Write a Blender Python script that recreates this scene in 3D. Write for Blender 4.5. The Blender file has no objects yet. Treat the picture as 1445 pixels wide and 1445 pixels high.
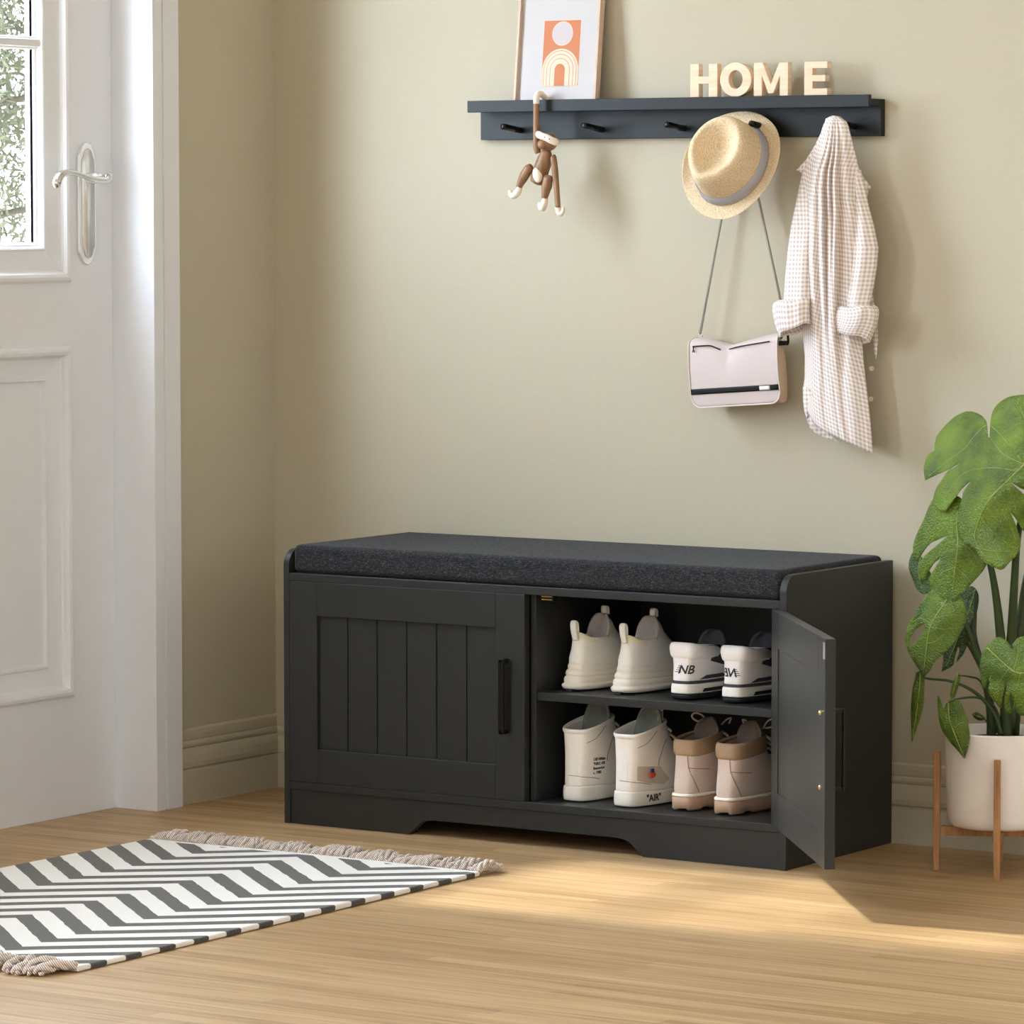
# hallway with a shoe bench
SUN_E, SUN_A = 7.6, 3.5
FILL_C, FILL_E = (1.0, .97, .93, 1), .6
EAST_C, EAST_E = (1.0, .99, .97, 1), 1.3
SKY_C, SKY_E = (.85, .98, 1.17, 1), 25.0
EXPO = 0.0
import bpy, bmesh, math, random
from mathutils import Vector, Matrix, geometry
from mathutils.bvhtree import BVHTree
PI = math.pi
random.seed(7)
SC = bpy.context.scene
COL = SC.collection

# ------------------------------------------------------------------ camera
F_PX = 6048.98
CAM = Vector((4.8503, -6.6431, 1.1173))
YAW, PITCH, ROLL = -0.5753, 0.0715, -0.0004
fw = Vector((math.sin(YAW) * math.cos(PITCH), math.cos(YAW) * math.cos(PITCH), -math.sin(PITCH)))
rt0 = Vector((math.cos(YAW), -math.sin(YAW), 0))
up0 = rt0.cross(fw)
rt = rt0 * math.cos(ROLL) + up0 * math.sin(ROLL)
up = -rt0 * math.sin(ROLL) + up0 * math.cos(ROLL)


def at(u, v, ax, val):
    """survey helper: the point of the place seen at (u, v) on the plane ax = val"""
    d = fw + rt * ((u - 722.5) / F_PX) - up * ((v - 722.5) / F_PX)
    i = 'xyz'.index(ax)
    return CAM + d * ((val - CAM[i]) / d[i])


cam_data = bpy.data.cameras.new('camera')
cam = bpy.data.objects.new('camera', cam_data)
COL.objects.link(cam)
m = Matrix((rt, up, -fw)).transposed().to_4x4()
m.translation = CAM
cam.matrix_world = m
cam_data.sensor_width = 36
cam_data.lens = 36 * F_PX / 1445
cam_data.clip_start = 0.1
cam_data.clip_end = 200
SC.camera = cam


# ------------------------------------------------------------------ materials
def new_mat(name):
    mt = bpy.data.materials.new(name)
    mt.use_nodes = True
    nt = mt.node_tree
    b = nt.nodes['Principled BSDF']
    return mt, nt, b


def lin(c):
    return tuple(((x / 255) / 12.92 if x / 255 <= .04045 else ((x / 255 + .055) / 1.055) ** 2.4) for x in c) + (1,)


def setp(b, rough=.5, spec=.5, metal=0, coat=0, sheen=0):
    b.inputs['Roughness'].default_value = rough
    b.inputs['Specular IOR Level'].default_value = spec
    b.inputs['Metallic'].default_value = metal
    b.inputs['Coat Weight'].default_value = coat
    b.inputs['Sheen Weight'].default_value = sheen


def N(nt, typ, **kw):
    n = nt.nodes.new(typ)
    for k, v in kw.items():
        if k in n.inputs.keys():
            n.inputs[k].default_value = v
        else:
            setattr(n, k, v)
    return n


def L(nt, a, b):
    nt.links.new(a, b)


def math_n(nt, op, a, b=None, c=None):
    n = nt.nodes.new('ShaderNodeMath')
    n.operation = op
    for i, x in enumerate((a, b, c)):
        if x is None:
            continue
        if isinstance(x, (int, float)):
            n.inputs[i].default_value = x
        else:
            nt.links.new(x, n.inputs[i])
    return n.outputs[0]


def ramp(nt, fac, stops):
    n = nt.nodes.new('ShaderNodeValToRGB')
    cr = n.color_ramp
    while len(cr.elements) < len(stops):
        cr.elements.new(.5)
    for e, (p, c) in zip(cr.elements, stops):
        e.position = p
        e.color = c
    nt.links.new(fac, n.inputs[0])
    return n.outputs[0]


def mix(nt, fac, a, b, blend='MIX'):
    n = nt.nodes.new('ShaderNodeMix')
    n.data_type = 'RGBA'
    n.blend_type = blend
    for s, x in ((n.inputs[0], fac), (n.inputs[6], a), (n.inputs[7], b)):
        if isinstance(x, (int, float, tuple)):
            s.default_value = x
        else:
            nt.links.new(x, s)
    return n.outputs[2]


def objco(nt, scale=(1, 1, 1), uv=False):
    tc = nt.nodes.new('ShaderNodeTexCoord')
    mp = nt.nodes.new('ShaderNodeMapping')
    mp.inputs['Scale'].default_value = scale
    nt.links.new(tc.outputs['UV' if uv else 'Object'], mp.inputs[0])
    return mp.outputs[0]


def noise(nt, vec, scale=5, detail=4, rough=.5):
    n = nt.nodes.new('ShaderNodeTexNoise')
    n.inputs['Scale'].default_value = scale
    n.inputs['Detail'].default_value = detail
    n.inputs['Roughness'].default_value = rough
    nt.links.new(vec, n.inputs['Vector'])
    return n.outputs[0]


def bump(nt, b, h, strength=.2, dist=.001):
    n = nt.nodes.new('ShaderNodeBump')
    n.inputs['Strength'].default_value = strength
    n.inputs['Distance'].default_value = dist
    nt.links.new(h, n.inputs['Height'])
    nt.links.new(n.outputs[0], b.inputs['Normal'])


def plain(name, c, rough=.5, spec=.5, metal=0, coat=0, nscale=60, var=.05, bmp=.05, sheen=0, bdist=.0005):
    mt, nt, b = new_mat(name)
    setp(b, rough, spec, metal, coat, sheen)
    v = objco(nt)
    n1 = noise(nt, v, nscale, 4)
    base = lin(c)
    lo = tuple(x * (1 - var) for x in base[:3]) + (1,)
    hi = tuple(min(1, x * (1 + var)) for x in base[:3]) + (1,)
    L(nt, ramp(nt, n1, [(.3, lo), (.7, hi)]), b.inputs['Base Color'])
    if bmp:
        bump(nt, b, n1, bmp, bdist)
    return mt


def wood(name, c1, c2, scale=(1, 1, 1), rough=.5, freq=30):
    mt, nt, b = new_mat(name)
    setp(b, rough, .4)
    v = objco(nt, scale)
    n1 = noise(nt, v, freq, 6, .6)
    L(nt, ramp(nt, n1, [(.3, lin(c1)), (.7, lin(c2))]), b.inputs['Base Color'])
    bump(nt, b, n1, .1, .0005)
    return mt


M = {}
M['wall'] = plain('wall_paint', (191, 183, 161), .85, .2, nscale=120, var=.012, bmp=.05, bdist=.0004)
M['ceiling'] = plain('ceiling_paint', (235, 233, 226), .9, .2)
M['white_paint'] = plain('white_door_paint', (230, 233, 238), .42, .4, nscale=25, var=.01, bmp=.02)
M['black_paint'] = plain('charcoal_lacquer', (41, 42, 41), .42, .35, nscale=300, var=.04, bmp=.03)
M['rack_paint'] = plain('slate_lacquer', (27, 31, 31), .45, .3, nscale=300, var=.05, bmp=.02)
M['black_metal'] = plain('black_metal', (30, 30, 31), .28, .5, metal=.6, var=.02, bmp=0)
M['black'] = plain('black_fabric', (18, 18, 19), .6, .3, nscale=500, var=.1)
M['hole'] = plain('black_hole_lining', (14, 14, 14), .8, .1, bmp=0)
M['chrome'] = plain('polished_chrome', (225, 226, 224), .12, .5, metal=1, var=.01, bmp=0)
M['plate'] = plain('satin_chrome_plate', (236, 238, 238), .22, .5, metal=.45, var=.01, bmp=0)
M['brass'] = plain('brass', (196, 170, 110), .25, .5, metal=1, bmp=0)
M['light_wood'] = wood('pale_birch', (226, 196, 162), (243, 219, 190), (1, 1, 12), .6, 14)
M['frame_wood'] = wood('frame_oak', (196, 168, 146), (222, 198, 178), (1, 1, .1), .5, 120)
M['monkey_wood'] = wood('toy_teak', (116, 84, 58), (160, 122, 88), (1, 1, .12), .45, 130)
M['monkey_light'] = plain('toy_maple', (240, 226, 208), .45, .4, nscale=80, var=.03)
M['stand_wood'] = wood('acacia', (138, 96, 56), (202, 150, 98), (1, 1, .1), .45, 90)
M['paper'] = plain('print_paper', (192, 187, 184), .5, .3, var=.004, bmp=0)
M['art_orange'] = plain('art_terracotta', (196, 124, 86), .6, .2, var=.01, bmp=0)
M['art_cream'] = plain('art_cream', (226, 202, 178), .6, .2, var=.01, bmp=0)
M['art_grey'] = plain('art_grey', (196, 186, 186), .6, .2, var=.01, bmp=0)
M['pot'] = plain('glazed_ceramic', (246, 242, 238), .35, .5, coat=.2, var=.01, bmp=0)
M['soil'] = plain('potting_soil', (38, 28, 22), .95, .1, nscale=150, var=.4, bmp=.8, bdist=.004)
M['stem'] = plain('plant_stem', (54, 68, 32), .45, .4, nscale=40, var=.2)
M['vein'] = plain('leaf_vein', (150, 166, 74), .45, .4, var=.1)
M['cord'] = plain('grey_cord', (168, 164, 154), .6, .2, nscale=900, var=.2)
M['bag'] = plain('bag_leather', (208, 194, 190), .5, .35, nscale=220, var=.015, bmp=.08)
M['bag_side'] = plain('bag_lining_leather', (220, 194, 165), .55, .3, nscale=220, var=.02, bmp=.08)
M['bag_trim'] = plain('bag_piping', (226, 214, 208), .45, .4, var=.01, bmp=0)
M['white_label'] = plain('woven_label', (236, 234, 232), .6, .2, var=.02)
M['hat_band'] = plain('grosgrain_ribbon', (172, 172, 182), .75, .2, nscale=400, var=.05)
M['sneaker_white'] = plain('cream_leather', (252, 249, 238), .5, .4, nscale=70, var=.02, bmp=.06, bdist=.001)
M['sneaker_lining'] = plain('grey_knit', (186, 176, 168), .85, .2, nscale=600, var=.08, bmp=.2)
M['sneaker_yellow'] = plain('pale_yellow_mesh', (244, 240, 206), .7, .2, nscale=500, var=.04, bmp=.2)
M['sneaker_sole'] = plain('cream_rubber', (250, 243, 228), .45, .4, nscale=40, var=.015)
M['leather_white'] = plain('white_leather', (246, 243, 242), .45, .4, nscale=180, var=.015, bmp=.08)
M['midsole'] = plain('offwhite_foam', (244, 242, 232), .55, .3, nscale=150, var=.02)
M['dark_rubber'] = plain('dark_rubber', (40, 40, 42), .6, .3, var=.08)
M['dark_grey'] = plain('grey_suede', (70, 70, 74), .8, .2, nscale=300, var=.1)
M['dark_lining'] = plain('charcoal_mesh', (44, 44, 46), .85, .15, nscale=500, var=.15, bmp=.2)
M['high_white'] = plain('chalk_leather', (240, 235, 228), .5, .35, nscale=120, var=.02, bmp=.08)
M['high_sole'] = plain('chalk_rubber', (238, 236, 226), .5, .35, nscale=60, var=.02)
M['high_patch'] = plain('translucent_patch', (206, 194, 176), .5, .35, nscale=120, var=.03)
M['high_lining'] = plain('grey_green_lining', (132, 134, 124), .8, .2, nscale=400, var=.08, bmp=.2)
M['red'] = plain('red_stitch', (214, 84, 56), .6, .3, nscale=500, var=.15)
M['blue'] = plain('blue_zip_tag', (34, 62, 130), .5, .4)
M['print_black'] = plain('black_print', (24, 24, 26), .6, .2, bmp=0)
M['boot'] = plain('beige_nubuck', (212, 194, 182), .85, .15, nscale=260, var=.04, bmp=.15, sheen=.2)
M['boot_collar'] = plain('tan_padded_leather', (170, 144, 116), .55, .3, nscale=200, var=.05, bmp=.1)
M['boot_sole'] = plain('gum_rubber', (186, 154, 128), .6, .3, nscale=60, var=.05)
M['boot_lining'] = plain('boot_lining', (122, 106, 94), .85, .15, nscale=400, var=.08)
M['lace'] = plain('pale_lace', (186, 176, 160), .8, .2, nscale=800, var=.1)
M['boot_stitch'] = plain('boot_seam', (150, 126, 108), .8, .1)
M['seam'] = plain('grey_seam', (150, 146, 140), .8, .1)
M['button'] = plain('shell_button', (230, 222, 208), .3, .5)
M['hinge'] = plain('steel_hinge', (190, 190, 188), .3, .5, metal=.8)
M['grey_plastic'] = plain('grey_plastic', (160, 162, 162), .4, .4)
M['asphalt'] = plain('garden_gravel', (196, 192, 180), .9, .1, nscale=20, var=.1)
M['bark'] = plain('bark', (100, 96, 84), .9, .1, nscale=20, var=.3, bmp=.5)
M['foliage'] = plain('outdoor_foliage', (116, 119, 98), .7, .2, nscale=5, var=.35, bmp=0)


def m_floor():
    mt, nt, b = new_mat('oak_strip_floor')
    setp(b, .42, .4)
    tc = nt.nodes.new('ShaderNodeTexCoord')
    br = nt.nodes.new('ShaderNodeTexBrick')
    br.offset = .37
    br.offset_frequency = 3
    br.squash = 1.3
    br.squash_frequency = 2
    mp = nt.nodes.new('ShaderNodeMapping')
    L(nt, tc.outputs['Object'], mp.inputs[0])
    L(nt, mp.outputs[0], br.inputs['Vector'])
    br.inputs['Scale'].default_value = 1
    br.inputs['Brick Width'].default_value = .62
    br.inputs['Row Height'].default_value = .034
    br.inputs['Mortar Size'].default_value = .0005
    br.inputs['Mortar Smooth'].default_value = .3
    br.inputs['Bias'].default_value = 0
    br.inputs['Color1'].default_value = lin((208, 176, 132))
    br.inputs['Color2'].default_value = lin((150, 116, 74))
    br.inputs['Mortar'].default_value = lin((160, 128, 90))
    g = noise(nt, objco(nt, (2.2, 60, 1)), 1.6, 8, .62)
    g2 = noise(nt, objco(nt, (.9, 14, 1)), 2.2, 4, .5)
    c = mix(nt, .5, br.outputs[0], ramp(nt, g, [(.3, lin((112, 82, 50))), (.45, lin((176, 145, 102))), (.7, lin((208, 182, 142)))]))
    c = mix(nt, .25, c, ramp(nt, g2, [(.35, lin((150, 116, 76))), (.65, lin((204, 174, 132)))]))
    L(nt, c, b.inputs['Base Color'])
    L(nt, ramp(nt, g, [(.3, (.5, .5, .5, 1)), (.7, (.36, .36, .36, 1))]), b.inputs['Roughness'])
    bump(nt, b, g, .08, .0006)
    return mt


def m_rug():
    mt, nt, b = new_mat('herringbone_rug')
    setp(b, .95, .1, sheen=.3)
    tc = nt.nodes.new('ShaderNodeTexCoord')
    sp = nt.nodes.new('ShaderNodeSeparateXYZ')
    L(nt, tc.outputs['Object'], sp.inputs[0])
    x, y = sp.outputs[0], sp.outputs[1]
    wob = noise(nt, objco(nt), 26, 3)
    w = math_n(nt, 'MULTIPLY_ADD', wob, .006, -.003)
    u = math_n(nt, 'DIVIDE', math_n(nt, 'ADD', x, math_n(nt, 'MULTIPLY', w, .35)), .1735)
    z = math_n(nt, 'PINGPONG', u, 1)
    t = math_n(nt, 'ADD', math_n(nt, 'ADD', math_n(nt, 'MULTIPLY', z, .15), y), w)
    fr = math_n(nt, 'FRACT', math_n(nt, 'DIVIDE', math_n(nt, 'ADD', t, 4.938), .083))
    dark = math_n(nt, 'LESS_THAN', fr, .46)
    # white woven hems at the two short ends
    inside = math_n(nt, 'LESS_THAN', math_n(nt, 'ABSOLUTE', math_n(nt, 'ADD', y, .533)), .517)
    dark = math_n(nt, 'MULTIPLY', dark, inside)
    fine = noise(nt, objco(nt, (1, 2.2, 1)), 420, 4, .75)
    dk = ramp(nt, fine, [(.36, lin((50, 49, 48))), (.6, lin((90, 88, 86))), (.75, lin((160, 157, 152)))])
    wt = ramp(nt, fine, [(.3, lin((240, 239, 234))), (.7, lin((252, 251, 247)))])
    L(nt, mix(nt, dark, wt, dk), b.inputs['Base Color'])
    bump(nt, b, fine, .5, .001)
    return mt


def m_cushion():
    mt, nt, b = new_mat('charcoal_heather_fabric')
    setp(b, .95, .12, sheen=.08)
    n1 = noise(nt, objco(nt, (1, 1, 6)), 160, 3, .7)
    n2 = noise(nt, objco(nt, (6, 6, 1)), 160, 3, .7)
    n3 = noise(nt, objco(nt), 900, 2, .7)
    f = math_n(nt, 'ADD', math_n(nt, 'MULTIPLY', n1, .4), math_n(nt, 'ADD', math_n(nt, 'MULTIPLY', n2, .3), math_n(nt, 'MULTIPLY', n3, .3)))
    L(nt, ramp(nt, f, [(.38, lin((20, 21, 23))), (.52, lin((42, 43, 46))), (.62, lin((96, 98, 102)))]), b.inputs['Base Color'])
    bump(nt, b, f, .6, .0012)
    return mt


def m_gingham():
    mt, nt, b = new_mat('taupe_gingham_cotton')
    setp(b, .9, .1, sheen=.2)
    tc = nt.nodes.new('ShaderNodeTexCoord')
    sp = nt.nodes.new('ShaderNodeSeparateXYZ')
    L(nt, tc.outputs['UV'], sp.inputs[0])

    def st(o):
        f = math_n(nt, 'FRACT', math_n(nt, 'MULTIPLY', o, 128.))
        t = math_n(nt, 'PINGPONG', math_n(nt, 'MULTIPLY', f, 2), 1)
        return math_n(nt, 'MULTIPLY', math_n(nt, 'SUBTRACT', t, .38), 4)
    a = nt.nodes.new('ShaderNodeClamp'); L(nt, st(sp.outputs[0]), a.inputs[0])
    c = nt.nodes.new('ShaderNodeClamp'); L(nt, st(sp.outputs[1]), c.inputs[0])
    s = math_n(nt, 'MULTIPLY', math_n(nt, 'ADD', a.outputs[0], c.outputs[0]), .5)
    L(nt, ramp(nt, s, [(0, lin((244, 239, 235))), (.5, lin((226, 215, 208))), (1, lin((196, 180, 170)))]), b.inputs['Base Color'])
    bump(nt, b, noise(nt, objco(nt), 60, 3), .25, .002)
    return mt


def m_straw():
    mt, nt, b = new_mat('woven_straw')
    setp(b, .75, .25)
    v = objco(nt)
    n1 = noise(nt, v, 420, 3, .7)
    w = nt.nodes.new('ShaderNodeTexWave')
    w.wave_type = 'RINGS'
    w.rings_direction = 'Z'
    w.inputs['Scale'].default_value = 90
    w.inputs['Distortion'].default_value = 2
    L(nt, v, w.inputs[0])
    f = math_n(nt, 'ADD', math_n(nt, 'MULTIPLY', n1, .93), math_n(nt, 'MULTIPLY', w.outputs[1], .07))
    L(nt, ramp(nt, f, [(.34, lin((196, 168, 128))), (.5, lin((222, 199, 162))), (.66, lin((236, 218, 186)))]), b.inputs['Base Color'])
    bump(nt, b, f, .5, .0012)
    return mt


def m_leaf(name, c1, c2):
    mt, nt, b = new_mat(name)
    setp(b, .24, .6)
    v = objco(nt)
    n1 = noise(nt, v, 18, 4)
    n2 = noise(nt, v, 330, 2, .6)
    L(nt, ramp(nt, n1, [(.3, lin(c1)), (.7, lin(c2))]), b.inputs['Base Color'])
    bump(nt, b, n2, 1, .0042)
    b.inputs['Subsurface Weight'].default_value = .0
    return mt


def m_tassel():
    mt, nt, b = new_mat('twisted_taupe_yarn')
    setp(b, .95, .1, sheen=.3)
    w = nt.nodes.new('ShaderNodeTexWave')
    w.bands_direction = 'DIAGONAL'
    w.inputs['Scale'].default_value = 130
    w.inputs['Distortion'].default_value = 1.5
    L(nt, objco(nt), w.inputs[0])
    L(nt, ramp(nt, w.outputs[1], [(.2, lin((176, 158, 148))), (.55, lin((218, 203, 194))), (.9, lin((248, 240, 234)))]), b.inputs['Base Color'])
    bump(nt, b, w.outputs[1], .6, .001)
    return mt


def m_glass():
    mt, nt, b = new_mat('clear_window_glass')
    tr = nt.nodes.new('ShaderNodeBsdfTransparent')
    tr.inputs[0].default_value = (.96, .97, .97, 1)
    gl = nt.nodes.new('ShaderNodeBsdfGlossy')
    gl.inputs['Roughness'].default_value = .03
    mx = nt.nodes.new('ShaderNodeMixShader')
    mx.inputs[0].default_value = .06
    L(nt, tr.outputs[0], mx.inputs[1])
    L(nt, gl.outputs[0], mx.inputs[2])
    L(nt, mx.outputs[0], nt.nodes['Material Output'].inputs[0])
    return mt


M['floor'] = m_floor(); M['rug'] = m_rug(); M['cushion'] = m_cushion(); M['gingham'] = m_gingham()
M['straw'] = m_straw(); M['tassel'] = m_tassel(); M['glass'] = m_glass()
M['leaf'] = m_leaf('monstera_leaf', (68, 94, 12), (112, 140, 30))
M['leaf_dark'] = m_leaf('monstera_leaf_darker', (52, 74, 26), (74, 98, 38))  # darker green copy of the leaf material, for the leaves at the back


# ------------------------------------------------------------------ object helpers
def root(name, label, cat, loc=(0, 0, 0), group=None):
    o = bpy.data.objects.new(name, None)
    COL.objects.link(o)
    o.location = loc
    o.empty_display_size = .05
    o['label'] = label
    o['category'] = cat
    if group:
        o['group'] = group
    return o


def rootloc(o):
    while o is not None:
        if o.type == 'EMPTY':
            return o.location
        o = o.parent
    return Vector((0, 0, 0))


def part(name, bm, mats, parent=None, world=True, smooth=False, label=None, bevel=0, subsurf=0, solid=0, angle=.6):
    """link a bmesh as one mesh object; with world=True its coordinates are room coordinates"""
    if not isinstance(mats, (list, tuple)):
        mats = [mats]
    if parent is not None and world:
        bmesh.ops.translate(bm, verts=bm.verts, vec=-Vector(rootloc(parent)))
    me = bpy.data.meshes.new(name)
    bm.normal_update()
    bm.to_mesh(me)
    bm.free()
    for mt in mats:
        me.materials.append(mt)
    o = bpy.data.objects.new(name, me)
    COL.objects.link(o)
    if parent is not None:
        o.parent = parent
    if smooth:
        for p in me.polygons:
            p.use_smooth = True
    if solid:
        md = o.modifiers.new('thickness', 'SOLIDIFY'); md.thickness = abs(solid); md.offset = -1 if solid > 0 else 1
    if bevel:
        md = o.modifiers.new('bevel', 'BEVEL'); md.width = bevel; md.segments = 3; md.limit_method = 'ANGLE'
        md.angle_limit = angle
        md.harden_normals = False
        for p in me.polygons:
            p.use_smooth = True
        md2 = o.modifiers.new('wn', 'WEIGHTED_NORMAL'); md2.keep_sharp = True
    if subsurf:
        md = o.modifiers.new('subsurf', 'SUBSURF'); md.levels = subsurf; md.render_levels = subsurf
    if label:
        o['label'] = label
    return o


def struct(name, bm, mt, parent=None, **kw):
    o = part(name, bm, mt, parent, **kw)
    if parent is None:
        o['kind'] = 'structure'
    return o


def tag(o, label, cat, group=None):
    o['label'] = label
    o['category'] = cat
    if group:
        o['group'] = group
    return o


def box(bm, x0, x1, y0, y1, z0, z1):
    vs = [bm.verts.new(p) for p in ((x0, y0, z0), (x1, y0, z0), (x1, y1, z0), (x0, y1, z0),
                                    (x0, y0, z1), (x1, y0, z1), (x1, y1, z1), (x0, y1, z1))]
    for f in ((0, 3, 2, 1), (4, 5, 6, 7), (0, 1, 5, 4), (1, 2, 6, 5), (2, 3, 7, 6), (3, 0, 4, 7)):
        bm.faces.new([vs[i] for i in f])
    return bm


def B():
    return bmesh.new()


def bx(*a):
    return box(B(), *a)


def poly_prism(bm, pts, fn, d0, d1):
    """pts 2-D outline; fn(u, v, d) -> 3-D"""
    a = [bm.verts.new(fn(u, v, d0)) for u, v in pts]
    b = [bm.verts.new(fn(u, v, d1)) for u, v in pts]
    n = len(pts)
    bm.faces.new(a)
    bm.faces.new(b[::-1])
    for i in range(n):
        bm.faces.new((a[i], b[i], b[(i + 1) % n], a[(i + 1) % n]))
    bmesh.ops.recalc_face_normals(bm, faces=bm.faces)
    return bm


def loft(bm, rings, closed=True, cap0=False, cap1=False, uv=False, mat=0):
    rows = [[bm.verts.new(p) for p in r] for r in rings]
    n = len(rows[0])
    lay = bm.loops.layers.uv.verify() if uv else None
    if uv:
        # texture measured in metres along and round the cloth
        U = []
        V = []
        vacc = 0
        for i, r in enumerate(rings):
            if i:
                vacc += (Vector(rings[i][n // 2]) - Vector(rings[i - 1][n // 2])).length
            V.append(vacc)
            u = [0]
            for j in range(1, n + 1):
                u.append(u[-1] + (Vector(r[j % n]) - Vector(r[j - 1])).length)
            U.append([x - u[-1] * .5 for x in u])
    for i in range(len(rows) - 1):
        for j in range(n if closed else n - 1):
            k = (j + 1) % n
            f = bm.faces.new((rows[i][j], rows[i][k], rows[i + 1][k], rows[i + 1][j]))
            f.material_index = mat
            f.smooth = True
            if uv:
                for lp, (a, b_) in zip(f.loops, ((i, j), (i, j + 1), (i + 1, j + 1), (i + 1, j))):
                    lp[lay].uv = (U[a][b_], V[a])
    if cap0:
        bm.faces.new(rows[0][::-1]).material_index = mat
    if cap1:
        bm.faces.new(rows[-1]).material_index = mat
    return rows


def tube(bm, path, rad, n=10, cap=True, flat=1.0, upv=None, mat=0, uv=False):
    """round tube along a polyline; rad a number or a list; flat squashes one axis"""
    P = [Vector(p) for p in path]
    R = rad if isinstance(rad, (list, tuple)) else [rad] * len(P)
    rings = []
    a = None
    for i, p in enumerate(P):
        t = (P[min(i + 1, len(P) - 1)] - P[max(i - 1, 0)]).normalized()
        if a is None:
            a = Vector(upv) if upv else (Vector((0, 0, 1)) if abs(t.z) < .9 else Vector((0, 1, 0)))
        a = (a - t * a.dot(t)).normalized()
        b = t.cross(a)
        rings.append([p + (a * math.cos(2 * PI * j / n) * flat + b * math.sin(2 * PI * j / n)) * R[i] for j in range(n)])
    loft(bm, rings, True, cap, cap, mat=mat, uv=uv)
    return bm


def smooth_path(pts, k=6):
    P = [Vector(p) for p in pts]
    out = []
    for i in range(len(P) - 1):
        p0, p1, p2, p3 = P[max(i - 1, 0)], P[i], P[i + 1], P[min(i + 2, len(P) - 1)]
        for j in range(k):
            t = j / k
            out.append(.5 * ((2 * p1) + (p2 - p0) * t + (2 * p0 - 5 * p1 + 4 * p2 - p3) * t * t + (3 * p1 - p0 - 3 * p2 + p3) * t ** 3))
    out.append(P[-1])
    return out


def ell(bm, c, r, nu=16, nv=10, rot=None, mat=0):
    """ellipsoid"""
    mt = Matrix.Translation(Vector(c)) @ (rot.to_4x4() if rot else Matrix.Identity(4)) @ Matrix.Diagonal((*r, 1))
    g = bmesh.ops.create_uvsphere(bm, u_segments=nu, v_segments=nv, radius=1, matrix=mt)
    for v in g['verts']:
        for f in v.link_faces:
            f.smooth = True
            f.material_index = mat
    return bm


def lathe(bm, prof, c=(0, 0, 0), n=48, mat=0, cap0=False, cap1=False):
    loft(bm, [[(c[0] + r * math.cos(2 * PI * j / n), c[1] + r * math.sin(2 * PI * j / n), c[2] + z) for j in range(n)]
              for r, z in prof], True, cap0, cap1, mat=mat)
    return bm


def lerp_table(tab, x):
    if x <= tab[0][0]:
        return tab[0][1:]
    for a, b in zip(tab, tab[1:]):
        if x <= b[0]:
            t = (x - a[0]) / (b[0] - a[0])
            return tuple(p + (q - p) * t for p, q in zip(a[1:], b[1:]))
    return tab[-1][1:]

# ------------------------------------------------------------------ room shell
XR, YF, ZC = 6.2, -9.0, 2.75
DX = -.071            # face of the entrance door
struct('floor', bx(-.6, XR, YF, .12, -.06, 0), M['floor'])
struct('ceiling', bx(-.12, XR, YF, .12, ZC, ZC + .1), M['ceiling'])
struct('wall_back', bx(-.12, XR, 0, .12, 0, ZC), M['wall'])
bm = B()
DT = 2.345            # height of the doorway
box(bm, -.12, 0, -.40, 0, 0, ZC)
box(bm, -.12, 0, -1.33, -.40, DT, ZC)
box(bm, -.12, 0, -2.55, -1.33, 0, ZC)
box(bm, -.12, 0, -3.75, -2.55, 0, .95)
box(bm, -.12, 0, -3.75, -2.55, 2.25, ZC)
box(bm, -.12, 0, YF, -3.75, 0, ZC)
struct('wall_left', bm, M['wall'])

BASE = [(0, .016), (.062, .016), (.0655, .0125), (.069, .0165), (.078, .0178), (.09, .0165), (.1, .0125), (.1045, .009), (.107, .0115),
        (.111, .0125), (.1155, .0115), (.118, .0085), (.1205, .0095), (.13, .0098), (.1375, .009), (.1405, .0055), (.141, 0)]


def baseboard(name, a, b, nx, ny):
    bm = B()
    loft(bm, [[(p[0] + nx * d, p[1] + ny * d, z) for z, d in BASE] for p in (a, b)], closed=False)
    bmesh.ops.recalc_face_normals(bm, faces=bm.faces)
    o = struct(name, bm, M['wall'])
    for p in o.data.polygons:
        p.use_smooth = False
    return o


baseboard('baseboard_back', (.0, 0), (XR, 0), 0, -1)
baseboard('baseboard_left', (0, -.3255), (0, 0), 1, 0)
baseboard('baseboard_left_near', (0, YF), (0, -1.41), 1, 0)

# door surround: reveal boards and a stepped casing
bm = B()
box(bm, -.12, .0, -.4043, -.3845, 0, DT)
box(bm, -.12, .0, -1.35, -1.3297, 0, DT)
box(bm, -.12, .0, -1.33, -.404, DT, DT + .0195)
for a, b, d in ((-.4045, -.379, .0235), (-.379, -.371, .019), (-.371, -.3255, .0225)):
    box(bm, -.118 if a < -.40 else -.002, d, a, b, 0, DT + .02 + (b + .4045))
    c = -1.734 - b, -1.734 - a
    box(bm, 0, d, c[0], c[1], 0, DT + .02 + (b + .4045))
for a, b, d in ((0, .0255, .0235), (.0255, .0335, .019), (.0335, .079, .0225)):
    box(bm, 0, d, -1.3295 - b, -.4045 + b, DT + a, DT + b)
struct('trim_1', bm, M['white_paint'])


def rect_rings(bm, y0, y1, z0, z1, prof, x, cap=False):
    """mitred moulding: prof = (inset, height) steps from the outer rectangle inwards"""
    rows = []
    for ins, h in prof:
        rows.append([(x + h, y0 + ins, z0 + ins), (x + h, y1 - ins, z0 + ins), (x + h, y1 - ins, z1 - ins), (x + h, y0 + ins, z1 - ins)])
    vs = [[bm.verts.new(p) for p in r] for r in rows]
    for i in range(len(vs) - 1):
        for j in range(4):
            k = (j + 1) % 4
            bm.faces.new((vs[i][j], vs[i][k], vs[i + 1][k], vs[i + 1][j]))
    if cap:
        bm.faces.new(vs[-1])


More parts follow.
